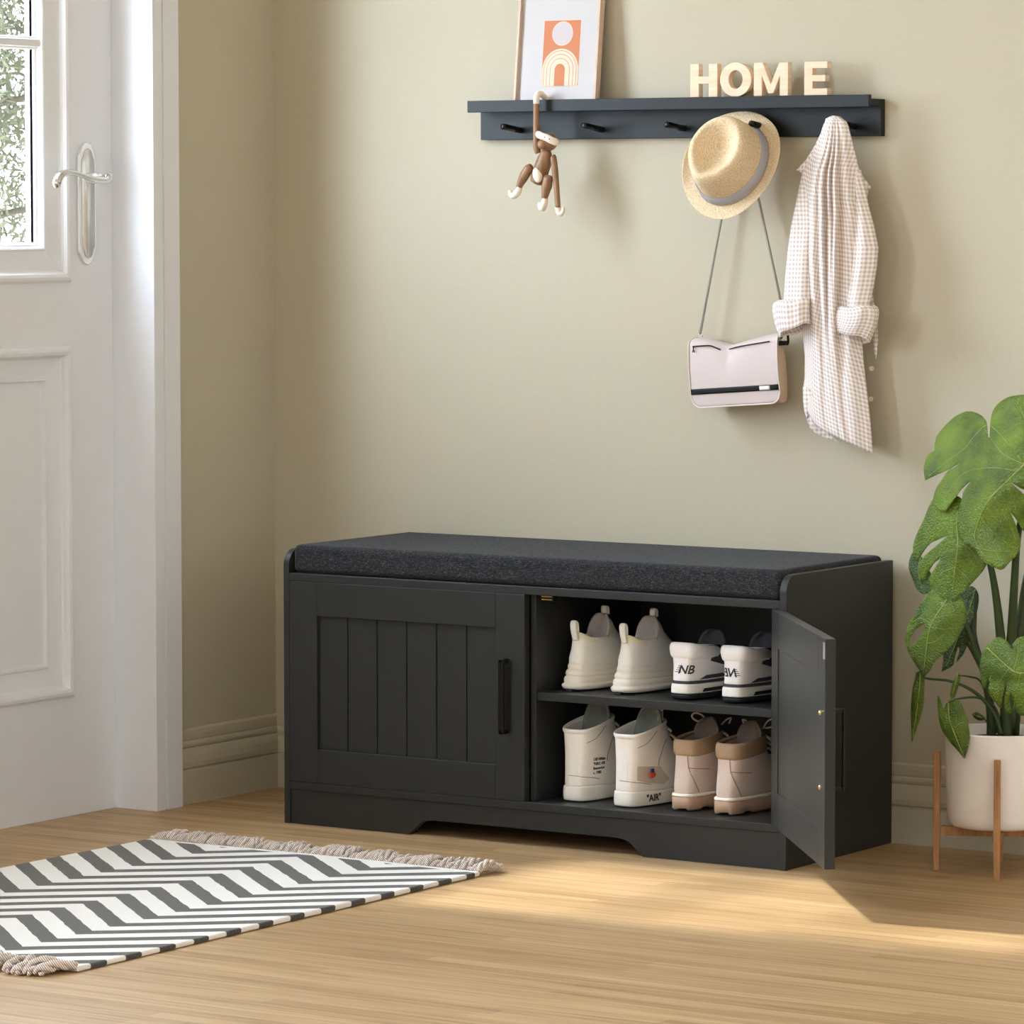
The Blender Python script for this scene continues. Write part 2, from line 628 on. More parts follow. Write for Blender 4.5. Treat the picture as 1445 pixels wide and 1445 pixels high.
# unseen window added so daylight reaches the right of the back wall
bm = B()
for y0, y1, z0_, z1_ in ((-3.75, -3.70, .95, 2.25), (-2.60, -2.55, .95, 2.25), (-3.70, -2.60, .95, 1.0), (-3.70, -2.60, 2.2, 2.25), (-3.17, -3.13, 1.0, 2.2)):
    box(bm, -.09, -.03, y0, y1, z0_, z1_)
wf = struct('added_window_1', bm, M['white_paint'])
struct('added_window_sill', bx(-.03, .03, -3.78, -2.52, .93, .95), M['white_paint'], wf, world=False)
struct('glass_pane', bx(-.062, -.058, -3.70, -2.60, 1.0, 2.2), M['glass'], wf, world=False)

# entrance door leaf
YH0, YH1 = -1.3275, -.4075
bm = B()
ya, yb = -1.2, -.5318          # panel field, left and right
box(bm, DX - .04, DX, yb, YH1, .0005, DT - .003)
box(bm, DX - .04, DX, YH0, ya, .0005, DT - .003)
box(bm, DX - .04, DX, ya, yb, .0005, .2197)
box(bm, DX - .04, DX, ya, yb, .862, .977)
box(bm, DX - .04, DX, ya, yb, 2.215, DT - .003)
GY0, GY1, GZ0, GZ1 = ya + .0735, -.6053, 1.0415, 2.14
# stiles behind the glazing moulding
box(bm, DX - .04, DX - .024, ya, GY0, .977, 2.215)
box(bm, DX - .04, DX - .024, GY1, yb, .977, 2.215)
box(bm, DX - .04, DX - .024, GY0, GY1, .977, GZ0)
box(bm, DX - .04, DX - .024, GY0, GY1, GZ1, 2.215)
box(bm, DX - .04, DX - .03, ya, yb, .2197, .862)
leaf_door = struct('door_1', bm, M['white_paint'])
BEAD = [(0, 0), (.001, .004), (.005, .008), (.010, .0092), (.0155, .0075), (.019, .002), (.0205, -.004)]
bm = B()
rect_rings(bm, ya, yb, .977, 2.215, BEAD + [(.024, -.006), (.058, -.011), (.0605, -.0075), (.0635, -.009), (.0655, -.02)], DX)
# step down to the glass edge
rect_rings(bm, ya + .0655, yb - .0655, .977 + .0655, 2.215 - .0655, [(0, -.02), (.004, -.021), (.008, -.024), (.008, -.03)], DX)
bmesh.ops.recalc_face_normals(bm, faces=bm.faces)
struct('glazing_moulding', bm, M['white_paint'], leaf_door, world=False)
bm = B()
rect_rings(bm, ya, yb, .2197, .862, BEAD + [(.023, -.006), (.056, -.012), (.0575, -.009), (.0615, -.009), (.063, -.016)], DX, cap=True)
bmesh.ops.recalc_face_normals(bm, faces=bm.faces)
struct('raised_panel', bm, M['white_paint'], leaf_door, world=False)
for zc in (1.4085, 1.775):
    bm = B()
    box(bm, DX - .038, DX - .012, GY0 - .01, GY1 + .01, zc - .007, zc + .007)
    box(bm, DX - .034, DX - .018, GY0 - .01, GY1 + .01, zc - .0115, zc + .0115)
    struct('glazing_bar', bm, M['white_paint'], leaf_door, world=False, bevel=.002)
for z0, z1 in ((GZ0 - .006, 1.4085), (1.4085, 1.775), (1.775, GZ1 + .006)):
    struct('glass_pane', bx(DX - .030, DX - .026, GY0 - .006, GY1 + .006, z0, z1), M['glass'], leaf_door, world=False)

# chrome lever on its long escutcheon
pl = []
zc0, zc1 = 1.0085, 1.232
yc = -.4857
bm = B()
prof = [(0, .0), (.008, .002), (.0155, .0085), (.0180, .0165), (.0235, .0215), (.0255, .03)]
out = [(w_, zc1 - h) for w_, h in prof] + [(w_, zc0 + h) for w_, h in prof[::-1]]
out = out + [(-w_, z) for w_, z in out[::-1]][0:]
clean = []
for p in out:
    if not clean or (abs(p[0] - clean[-1][0]) + abs(p[1] - clean[-1][1])) > 1e-5:
        clean.append(p)
if abs(clean[0][0] - clean[-1][0]) + abs(clean[0][1] - clean[-1][1]) < 1e-5:
    clean.pop()
poly_prism(bm, clean, lambda u, v, d: (DX + d, yc + u, v), 0, .006)
hp = struct('handle_plate', bm, M['plate'], leaf_door, world=False, bevel=.002)
bm = B()
poly_prism(bm, [(u * .66, zc0 + .012 + (v - zc0) * ((zc1 - zc0 - .024) / (zc1 - zc0))) for u, v in clean], lambda u, v, d: (DX + d, yc + u, v), .006, .009)
tube(bm, smooth_path([(DX + .006, yc, 1.1665), (DX + .028, yc, 1.1665), (DX + .04, yc, 1.1665)]), [.0095] * 7 + [.0075] * 6, 14)
struct('handle_boss', bm, M['plate'], hp, world=False, smooth=True)
bm = B()
lv = [at(153, 250, 'x', DX + .042), at(148, 254, 'x', DX + .043), at(134, 253, 'x', DX + .045), at(120, 249, 'x', DX + .047),
      at(106, 244.5, 'x', DX + .048), at(94, 243.5, 'x', DX + .049), at(85, 248, 'x', DX + .049), at(80, 258, 'x', DX + .048)]
lp = smooth_path(lv, 5)
rr = [.0055 + .0035 * abs(math.cos(i / (len(lp) - 1) * PI)) for i in range(len(lp))]
tube(bm, lp, rr, 12, flat=.8)
ell(bm, lp[0], (.007, .011, .009)); ell(bm, lp[-1], (.006, .009, .010))
struct('door_lever', bm, M['chrome'], leaf_door, world=False, smooth=True)

# ------------------------------------------------------------------ outside the door
g = root('garden_tree', 'pale grey-green leafy tree outside, seen through the door glass', 'tree', (-4.2, 4.15, 0))
bm = B()
tp = [(-4.4, 4.0, 0), (-4.42, 4.02, .8), (-4.38, 3.98, 1.6), (-4.5, 4.05, 2.4), (-4.45, 4.0, 3.0)]
tube(bm, smooth_path(tp), [.10 - .003 * i for i in range(25)], 10)
for k in range(12):
    z = .7 + k * .18
    a = random.uniform(0, 2 * PI)
    tube(bm, smooth_path([(-4.4, 4.0, z), (-4.4 + .3 * math.cos(a), 4 + .3 * math.sin(a), z + .2), (-4.4 + .7 * math.cos(a), 4 + .7 * math.sin(a), z + .25)]), [.02 - .0012 * i for i in range(13)], 6)
part('trunk', bm, M['bark'], g, smooth=True)
bm = B()
rnd = random.Random(3)
# crown kept to one side of the sight line through the pane
edge = at(29, 200, 'x', -4.2)
fx, fy = fw.x / math.hypot(fw.x, fw.y), fw.y / math.hypot(fw.x, fw.y)
for k in range(42000):
    t = abs(rnd.gauss(0, .5))
    s_ = -t - .0 + rnd.uniform(0, .01)      # sideways from the sight line (negative = left)
    d_ = rnd.uniform(-.6, .6)
    z = rnd.uniform(.55, 3.1)
    if z < 1.32 and rnd.random() < .45:
        continue
    c = Vector((edge.x, edge.y, 0)) + Vector((fy, -fx, 0)) * s_ + Vector((fx, fy, 0)) * d_
    c.z = z
    a = Vector((rnd.gauss(0, 1), rnd.gauss(0, 1), rnd.gauss(-.6, 1))).normalized()
    b_ = a.cross(Vector((rnd.gauss(0, 1), rnd.gauss(0, 1), rnd.gauss(0, 1)))).normalized()
    l_, w_ = rnd.uniform(.03, .06), rnd.uniform(.008, .015)
    vs = [bm.verts.new(c - a * l_ * .5), bm.verts.new(c + b_ * w_ * .5), bm.verts.new(c + a * l_ * .5), bm.verts.new(c - b_ * w_ * .5)]
    bm.faces.new(vs)
fo = part('foliage', bm, M['foliage'], g)
fo['kind'] = 'stuff'
tag(part('garden_ground', bx(-14, -.62, -9, 12, -.16, -.06), M['asphalt']), 'pale gravel ground outside the door', 'ground')['kind'] = 'structure'

# ------------------------------------------------------------------ shoe bench
CX0, CX1, CF, CB, CH = .308, 1.348, -.3974, -.018, .498
bench = root('shoe_bench', 'charcoal black storage bench with one door closed and one open, on the wood floor', 'shoe bench', (.828, -.21, 0))


def side_panel(x0, x1):
    bm = B()
    pts = [(CB, 0), (CB, CH)]
    r = .03
    for i in range(9):
        a = PI / 2 * i / 8
        pts.append((CF + r - r * math.sin(a), CH - r + r * math.cos(a)))
    pts.append((CF, 0))
    poly_prism(bm, pts, lambda u, v, d: (d, u, v), x0, x1)
    return part('side_panel', bm, M['black_paint'], bench, bevel=.0012)


side_panel(CX0, CX0 + .0125)
side_panel(CX1 - .0135, CX1)
IX0, IX1 = CX0 + .0125, CX1 - .0135
part('top_board', bx(IX0, IX1, CF + .0005, CB, .4412, .4555), M['black_paint'], bench, bevel=.0012)
part('bottom_board', bx(IX0, IX1, CF + .0005, CB, .0632, .0775), M['black_paint'], bench, bevel=.0012)
part('back_panel', bx(IX0, IX1, CB - .008, CB - .0005, .0775, .4412), M['black_paint'], bench)
part('divider', bx(.8262, .8378, CF + .019, CB - .008, .0776, .4411), M['black_paint'], bench, bevel=.001)
part('shelf', bx(.8378, IX1, -.375, CB - .008, .2545, .269), M['black_paint'], bench, bevel=.001)
bm = B()
cut = [(.578, 0), (.592, .011), (.603, .0215), (.613, .0268), (.63, .029), (1.015, .029), (1.03, .0268), (1.041, .0215), (1.053, .011), (1.067, 0)]
poly_prism(bm, [(IX0, 0)] + cut + [(IX1, 0), (IX1, .063), (IX0, .063)], lambda u, v, d: (u, d, v), CF + .003, CF + .019)
part('plinth', bm, M['black_paint'], bench, bevel=.001)


def leaf_frame(w, h, parent, xf, name='door'):
    """door leaf in local (u across, d depth 0 = outer face, z up); xf maps to room coordinates"""
    def bxl(bm, u0, u1, d0, d1, z0, z1):
        vs = [bm.verts.new(xf(u, d, z)) for u, d, z in ((u0, d0, z0), (u1, d0, z0), (u1, d1, z0), (u0, d1, z0), (u0, d0, z1), (u1, d0, z1), (u1, d1, z1), (u0, d1, z1))]
        fs = []
        for f in ((0, 3, 2, 1), (4, 5, 6, 7), (0, 1, 5, 4), (1, 2, 6, 5), (2, 3, 7, 6), (3, 0, 4, 7)):
            bm.faces.new([vs[i] for i in f])
    bm = B()
    s = .0605
    t = .017
    bxl(bm, 0, s, 0, t, 0, h)
    bxl(bm, w - s, w, 0, t, 0, h)
    bxl(bm, s + .0003, w - s - .0003, 0, t, 0, s)
    bxl(bm, s + .0003, w - s - .0003, 0, t, h - s, h)
    bmesh.ops.recalc_face_normals(bm, faces=bm.faces)
    d = part(name, bm, M['black_paint'], parent, bevel=.0008)
    # tongue-and-groove field
    bm = B()
    n = 6
    pw = (w - 2 * s) / n
    for i in range(n):
        g0 = .0014 if i else 0
        g1 = .0014 if i < n - 1 else 0
        bxl(bm, s + i * pw + g0, s + (i + 1) * pw - g1, .006, .0125, s, h - s)
    bxl(bm, s, w - s, .009, .0115, s, h - s)
    bmesh.ops.recalc_face_normals(bm, faces=bm.faces)
    part('door_panel', bm, M['black_paint'], d, bevel=.0006)
    return d, bxl


# closed left door
w1, h1, z1 = .5045, .3628, .0782
dl, bl = leaf_frame(w1, h1, bench, lambda u, d, z: (.3212 + u, CF + d, z1 + z))


def pull(parent, xf, bxl, u):
    bm = B()
    bxl(bm, u - .0065, u + .0065, -.003, 0, .1175, .2495)
    bxl(bm, u - .0055, u + .0055, -.022, -.017, .1175, .2495)
    bxl(bm, u - .004, u + .004, -.022, 0, .1175, .125)
    bxl(bm, u - .004, u + .004, -.022, 0, .242, .2495)
    bmesh.ops.recalc_face_normals(bm, faces=bm.faces)
    return part('handle', bm, M['black_metal'], parent, bevel=.0015)


pull(dl, None, bl, .4685)
# open right door, swung out past square
hx, hy = 1.3212, -.4005
dd = Vector((.631, -.776, 0)).normalized()
dn = Vector((.776, .631, 0)).normalized()
W2 = .5
xf2 = lambda u, d, z: tuple(Vector((hx, hy, z1 + z)) + dd * u + dn * (.017 - d))
dr, br = leaf_frame(W2, h1, bench, xf2)
pull(dr, None, br, W2 - .036)
# inner side of the open door: rebated backing board, screws and catch plate
bm = B()
br(bm, .046, W2 - .052, .0128, .0150, .052, h1 - .052)
bmesh.ops.recalc_face_normals(bm, faces=bm.faces)
part('backing_board', bm, M['black_paint'], dr, bevel=.0006)
for z in (.125, .243):
    bm = B()
    p = Vector(xf2(W2 - .036, .0172, z))
    ell(bm, p, (.0042, .0042, .0042), 12, 8)
    part('screw', bm, M['brass'], dr, smooth=True, label='brass screw cap')
bm = B()
br(bm, W2 - .0125, W2 - .002, .017, .0185, h1 - .032, h1 - .006)
bmesh.ops.recalc_face_normals(bm, faces=bm.faces)
part('catch_plate', bm, M['hinge'], dr, label='small steel catch plate')
# magnetic catch under the top board and the two cup hinges
bm = B()
box(bm, .846, .872, -.376, -.362, .430, .4408)
part('magnet_catch', bm, M['black'], bench)
bm = B()
box(bm, .848, .870, -.3772, -.3755, .4365, .4385)
box(bm, .848, .870, -.3772, -.3755, .4315, .4335)
part('catch_pole', bm, M['brass'], bench)
for z in (.13, .385):
    bm = B()
    box(bm, IX1 - .012, IX1 - .0005, -.375, -.33, z - .008, z + .008)
    tube(bm, [(IX1 - .006, -.37, z), (IX1 - .008, -.398, z)], .005, 10)
    part('hinge', bm, M['hinge'], bench)

cu = B()
box(cu, .3235, 1.3315, -.3905, -.022, .456, .5065)
bmesh.ops.bisect_plane(cu, geom=cu.verts[:] + cu.edges[:] + cu.faces[:], plane_co=(.8, 0, 0), plane_no=(1, 0, 0))
cushion = part('seat_cushion', cu, M['cushion'], bevel=.011)
cushion.modifiers['bevel'].segments = 5
tag(cushion, 'long charcoal woven seat cushion on top of the shoe bench', 'cushion')

# ------------------------------------------------------------------ shoes
def spow(x, p):
    return math.copysign(abs(x) ** p, x)


def ring(zh, zf, y0, y1, w, fore=.1, dip=0, p=.85, n=44, hp=.95):
    out = []
    yc, l = (y0 + y1) / 2, (y1 - y0) / 2
    for j in range(n):
        th = 2 * PI * j / n
        c, s = math.cos(th), math.sin(th)
        y = yc - l * spow(c, hp)
        t = (y - yc) / l
        x = w * (1 + fore * t) * spow(s, p * .62)
        z = zh + (zf - zh) * (t + 1) / 2 - dip * s * s
        out.append((x, y, z))
    return out


def rings_part(name, rs, mt, parent, cap0=False, cap1=False, solid=0, sub=2, label=None, n=44):
    bm = B()
    loft(bm, [ring(*r[:5], **(r[5] if len(r) > 5 else {}), n=n) for r in rs], True, cap0, cap1)
    bmesh.ops.recalc_face_normals(bm, faces=bm.faces)
    if solid:
        # make sure normals look outwards
        bm.faces.ensure_lookup_table()
        f = bm.faces[0]
        if f.calc_center_median().x * f.normal.x < -1e-9:
            bmesh.ops.reverse_faces(bm, faces=bm.faces)
    return part(name, bm, mt, parent, world=False, smooth=True, solid=solid, subsurf=sub, label=label)


def text_bm(s, size, shear=0, bold=0):
    cu_ = bpy.data.curves.new('lettering', 'FONT')
    cu_.body = s
    cu_.size = size
    cu_.shear = shear
    cu_.offset = bold
    cu_.align_x = 'CENTER'
    cu_.resolution_u = 3
    o = bpy.data.objects.new('lettering', cu_)
    COL.objects.link(o)
    bpy.context.view_layer.update()
    me = bpy.data.meshes.new_from_object(o.evaluated_get(bpy.context.evaluated_depsgraph_get()))
    bm = B()
    bm.from_mesh(me)
    bpy.data.objects.remove(o)
    bpy.data.meshes.remove(me)
    bpy.data.curves.remove(cu_)
    return bm


def shapes_bm(polys):
    bm = B()
    for p in polys:
        bm.faces.new([bm.verts.new((u, v, 0)) for u, v in p])
    return bm


def decal(name, bm, target, mt, parent, org, xd, yd, lift=.0007, label=None, thick=.0004):
    """lay flat shapes onto the surface of target (all in the local frame of the thing)"""
    bpy.context.view_layer.update()
    dg = bpy.context.evaluated_depsgraph_get()
    ev = target.evaluated_get(dg)
    me = ev.to_mesh()
    bv = BVHTree.FromPolygons([v.co.copy() for v in me.vertices], [tuple(p.vertices) for p in me.polygons])
    ev.to_mesh_clear()
    xd, yd = Vector(xd).normalized(), Vector(yd).normalized()
    nn = xd.cross(yd).normalized()
    org = Vector(org)
    bmesh.ops.triangulate(bm, faces=bm.faces)
    bmesh.ops.subdivide_edges(bm, edges=[e for e in bm.edges if e.calc_length() > .006], cuts=2, use_grid_fill=True)
    miss = []
    for v in bm.verts:
        p = org + xd * v.co.x + yd * v.co.y + nn * .06
        h, n_, i, d = bv.ray_cast(p, -nn, .085)
        if h is None:
            miss.append(v)
        else:
            v.co = h + nn * lift
    bmesh.ops.delete(bm, geom=miss, context='VERTS')
    return part(name, bm, mt, parent, world=False, solid=-thick, label=label)


def strip_poly(pts, w):
    """ribbon polygons along a 2-D polyline"""
    out = []
    for a, b in zip(pts, pts[1:]):
        a_, b_ = Vector(a), Vector(b)
        n_ = (b_ - a_).normalized().orthogonal() * w * .5
        out.append([tuple(a_ + n_), tuple(a_ - n_), tuple(b_ - n_), tuple(b_ + n_)])
    return out


def tongue_part(parent, mt, y, z0, z1, w, lean, name='tongue', lining=None, bend=.01, thick=.006):
    """curved tongue standing up at y, leaning back by lean"""
    bm = B()
    rows = []
    K = 8
    for i in range(K + 1):
        t = i / K
        ww = w * (1 if t < .6 else math.sqrt(max(.0, 1 - ((t - .6) / .42) ** 2)))
        z = z0 + (z1 - z0) * t
        r = []
        for j in range(9):
            a = (j / 8 - .5) * 2
            r.append((ww * a, y + lean * t - bend * a * a, z - .004 * a * a))
        rows.append(r)
    loft(bm, rows, closed=False)
    return part(name, bm, mt, parent, world=False, smooth=True, solid=thick, subsurf=1)


def loop_part(name, parent, mt, pts, r, flat=1, up_=None, label=None, world=False):
    bm = B()
    tube(bm, smooth_path(pts, 5), r, 8, flat=flat, upv=up_)
    return part(name, bm, mt, parent, world=world, smooth=True, label=label)


def place(px, py, z, w_heel, y_off=0):
    """room position of the heel middle from the left heel corner seen at (px, py)"""
    p = at(px, py, 'z', z)
    return Vector((p.x + w_heel - .016, p.y + y_off, z + .0006))


def cream_sneaker(loc, label, mir=1, rot=0):
    t = root('sneaker', label, 'shoe', loc, 'chunky cream sneakers')
    t.rotation_euler.z = rot
    D = dict
    rings_part('sole', [(0, 0, .008, .245, .0355, D(fore=.12)), (.004, .004, -.001, .252, .0385, D(fore=.12)), (.009, .008, -.003, .254, .0412, D(fore=.12)), (.0118, .010, -.001, .254, .0405, D(fore=.12)),
                        (.0135, .012, .0035, .252, .0362, D(fore=.12)), (.016, .014, .002, .252, .0382, D(fore=.12)), (.0235, .018, .003, .252, .0378, D(fore=.12)), (.0255, .019, .0085, .249, .0335, D(fore=.12)),
                        (.0275, .020, .0055, .249, .0362, D(fore=.12)), (.0355, .024, .0075, .246, .0350, D(fore=.12)), (.0375, .025, .013, .244, .0308, D(fore=.12)),
                        (.0395, .026, .0105, .243, .0332, D(fore=.12)), (.048, .030, .013, .24, .0318, D(fore=.12)), (.0515, .032, .019, .236, .028, D(fore=.12))],
               M['sneaker_sole'], t, cap0=True, cap1=True)
    upp = rings_part('upper', [(.045, .026, .014, .24, .0315, D(fore=.14)), (.058, .04, .0145, .236, .031, D(fore=.1)), (.07, .05, .0175, .215, .0275, D(fore=.06, p=1.1)),
                               (.082, .07, .019, .18, .0248, D(fore=.0, p=1.25)), (.092, .094, .0215, .145, .0226, D(fore=-.05, p=1.35)), (.100, .114, .0225, .128, .0212, D(fore=-.08, dip=.016, p=1.4))],
                     M['sneaker_white'], t, solid=.004)
    rings_part('collar', [(.088, .104, .0215, .138, .0229, D(fore=-.05, dip=.012, p=1.4)), (.100, .116, .0203, .13, .0224, D(fore=-.08, dip=.02, p=1.4)), (.1035, .120, .023, .126, .0206, D(fore=-.08, dip=.021, p=1.4)),
                          (.100, .118, .027, .122, .0175, D(fore=-.08, dip=.02)), (.07, .09, .027, .12, .018, D(fore=-.05, dip=.01)), (.045, .045, .026, .12, .02, D())],
               M['sneaker_yellow'], t, cap1=True)
    tg = tongue_part(t, M['sneaker_lining'], .088, .07, .130, .021, .022)
    for pts, par in (([(0, .018, .088), (0, .012, .104), (0, .010, .117), (0, .014, .122), (0, .019, .117), (0, .021, .102)], t),
                     ([(0, .116, .118), (0, .112, .132), (0, .114, .140), (0, .120, .138), (0, .122, .126)], tg)):
        bm = B()
        tube(bm, smooth_path(pts, 4), .0062, 8, flat=.22, upv=(0, 1, 0))
        part('pull_tab', bm, M['sneaker_white'], par, world=False, smooth=True)
    part('tread_block', bx(-.006, .006, -.0035, .003, .0002, .004), M['dark_rubber'], t, world=False)
    return t


def nb_shoe(loc, label, mir=1, rot=0):
    t = root('sneaker', label, 'shoe', loc, 'white and black leather sneakers')
    t.rotation_euler.z = rot
    D = dict
    rings_part('outsole', [(0, 0, .006, .255, .033, D(fore=.14, p=.7)), (.002, .002, .001, .26, .0355, D(fore=.14, p=.7)), (.009, .009, 0, .26, .0362, D(fore=.14, p=.7)), (.0098, .0098, .001, .259, .036, D(fore=.14, p=.7))],
               M['dark_rubber'], t, cap0=True, cap1=True)
    ms = rings_part('midsole', [(.0098, .0098, 0, .26, .0362, D(fore=.14, p=.7)), (.0105, .0105, -.0006, .26, .0368, D(fore=.14, p=.7)), (.0255, .022, .0, .258, .0357, D(fore=.14, p=.7)), (.0275, .024, .0008, .257, .0348, D(fore=.14, p=.7)), (.028, .0245, .004, .25, .03, D(fore=.14, p=.7))],
                    M['midsole'], t, cap0=True, cap1=True)
    rings_part('sole_stripe', [(.0275, .024, .0018, .255, .0342, D(fore=.13, p=.72)), (.0285, .025, .0012, .255, .0347, D(fore=.13, p=.72)), (.0325, .029, .0016, .254, .0344, D(fore=.13, p=.72)), (.0335, .030, .0026, .252, .0337, D(fore=.13, p=.72))],
               M['dark_grey'], t, cap0=True, cap1=True)
    upp = rings_part('upper', [(.031, .029, .003, .25, .0335, D(fore=.13, p=.75)), (.045, .045, .0045, .238, .032, D(fore=.1, p=.75)), (.06, .06, .006, .205, .030, D(fore=.04, p=.75)), (.074, .074, .006, .17, .0285, D(fore=-.04, p=.75)), (.078, .078, .006, .15, .0282, D(fore=-.06, p=.75))],
                     M['leather_white'], t, solid=.003)
    rings_part('collar', [(.072, .066, .006, .14, .029, D(fore=-.08, p=.75)), (.076, .072, .0035, .13, .0305, D(fore=-.1, p=.75)), (.088, .082, .0025, .115, .0305, D(fore=-.16, p=.75)), (.097, .087, .0055, .105, .0285, D(fore=-.2, p=.75, dip=.002)),
                          (.1, .088, .010, .10, .0255, D(fore=-.2, p=.75, dip=.003)), (.096, .085, .014, .096, .0215, D(fore=-.2, p=.75)), (.08, .075, .015, .096, .0215, D(fore=-.2))],
               M['leather_white'], t)
    rings_part('lining', [(.094, .086, .013, .125, .0222, D(fore=-.1, p=.8)), (.06, .06, .014, .13, .022, D()), (.035, .035, .014, .13, .022, D())], M['dark_lining'], t, cap1=True)
    tg = tongue_part(t, M['dark_grey'], .112, .06, .112, .024, .018, bend=.016, thick=.008)
    bm = B()
    for k in range(4):
        yy, zz = .132 + k * .014, .098 - k * .008
        tube(bm, smooth_path([(-.024, yy - .006, zz - .012), (0, yy, zz + .003), (.024, yy - .006, zz - .012)]), .003, 8, flat=.6)
    part('laces', bm, M['dark_grey'], t, world=False, smooth=True)
    # black side overlays and heel wedge on the outer edge
    decal('side_panel', shapes_bm([[(-.006, .034), (.012, .0405), (.06, .0405), (.075, .034)]]), upp, M['dark_grey'], t, (.03, .035, 0), (0, 1, 0), (0, 0, 1))
    decal('outsole_wedge', shapes_bm([[(-.03, .0095), (-.022, .0185), (.09, .0185), (.1, .0095)]]), ms, M['dark_rubber'], t, (.03, .06, 0), (0, 1, 0), (0, 0, 1), lift=.0005)
    decal('eyestay', shapes_bm([[(-.02, .064), (-.012, .078), (.07, .07), (.09, .05), (.03, .052)]]), upp, M['dark_grey'], t, (.03, .08, 0), (0, 1, 0), (0, 0, 1), lift=.0005)
    # heel mark
    bm = text_bm('NB', .0205, shear=.3, bold=.0004)
    if mir < 0:
        for v in bm.verts:
            v.co.x = -v.co.x
    me2 = B()
    for k in range(4):
        s = -1 if mir > 0 else 1
        y_ = .002 + k * .0034
        me2.faces.new([me2.verts.new(p) for p in ((s * (.008 + .001 * k * -s), y_, 0), (s * (.0185 - .002 * k), y_, 0), (s * (.0185 - .002 * k), y_ + .0011, 0), (s * .008, y_ + .0011, 0))])
    tmp = bpy.data.meshes.new('tmp')
    me2.to_mesh(tmp)
    bm.from_mesh(tmp)
    bpy.data.meshes.remove(tmp)
    me2.free()
    xd = Vector((.86, .5, 0)) if mir > 0 else Vector((.98, .18, 0))
    org = Vector((.010, .006, .0455)) if mir > 0 else Vector((-.002, .003, .0455))
    decal('heel_mark', bm, upp, M['dark_grey'], t, org, xd, (0, 0, 1), label='dark slanted heel lettering')
    return t


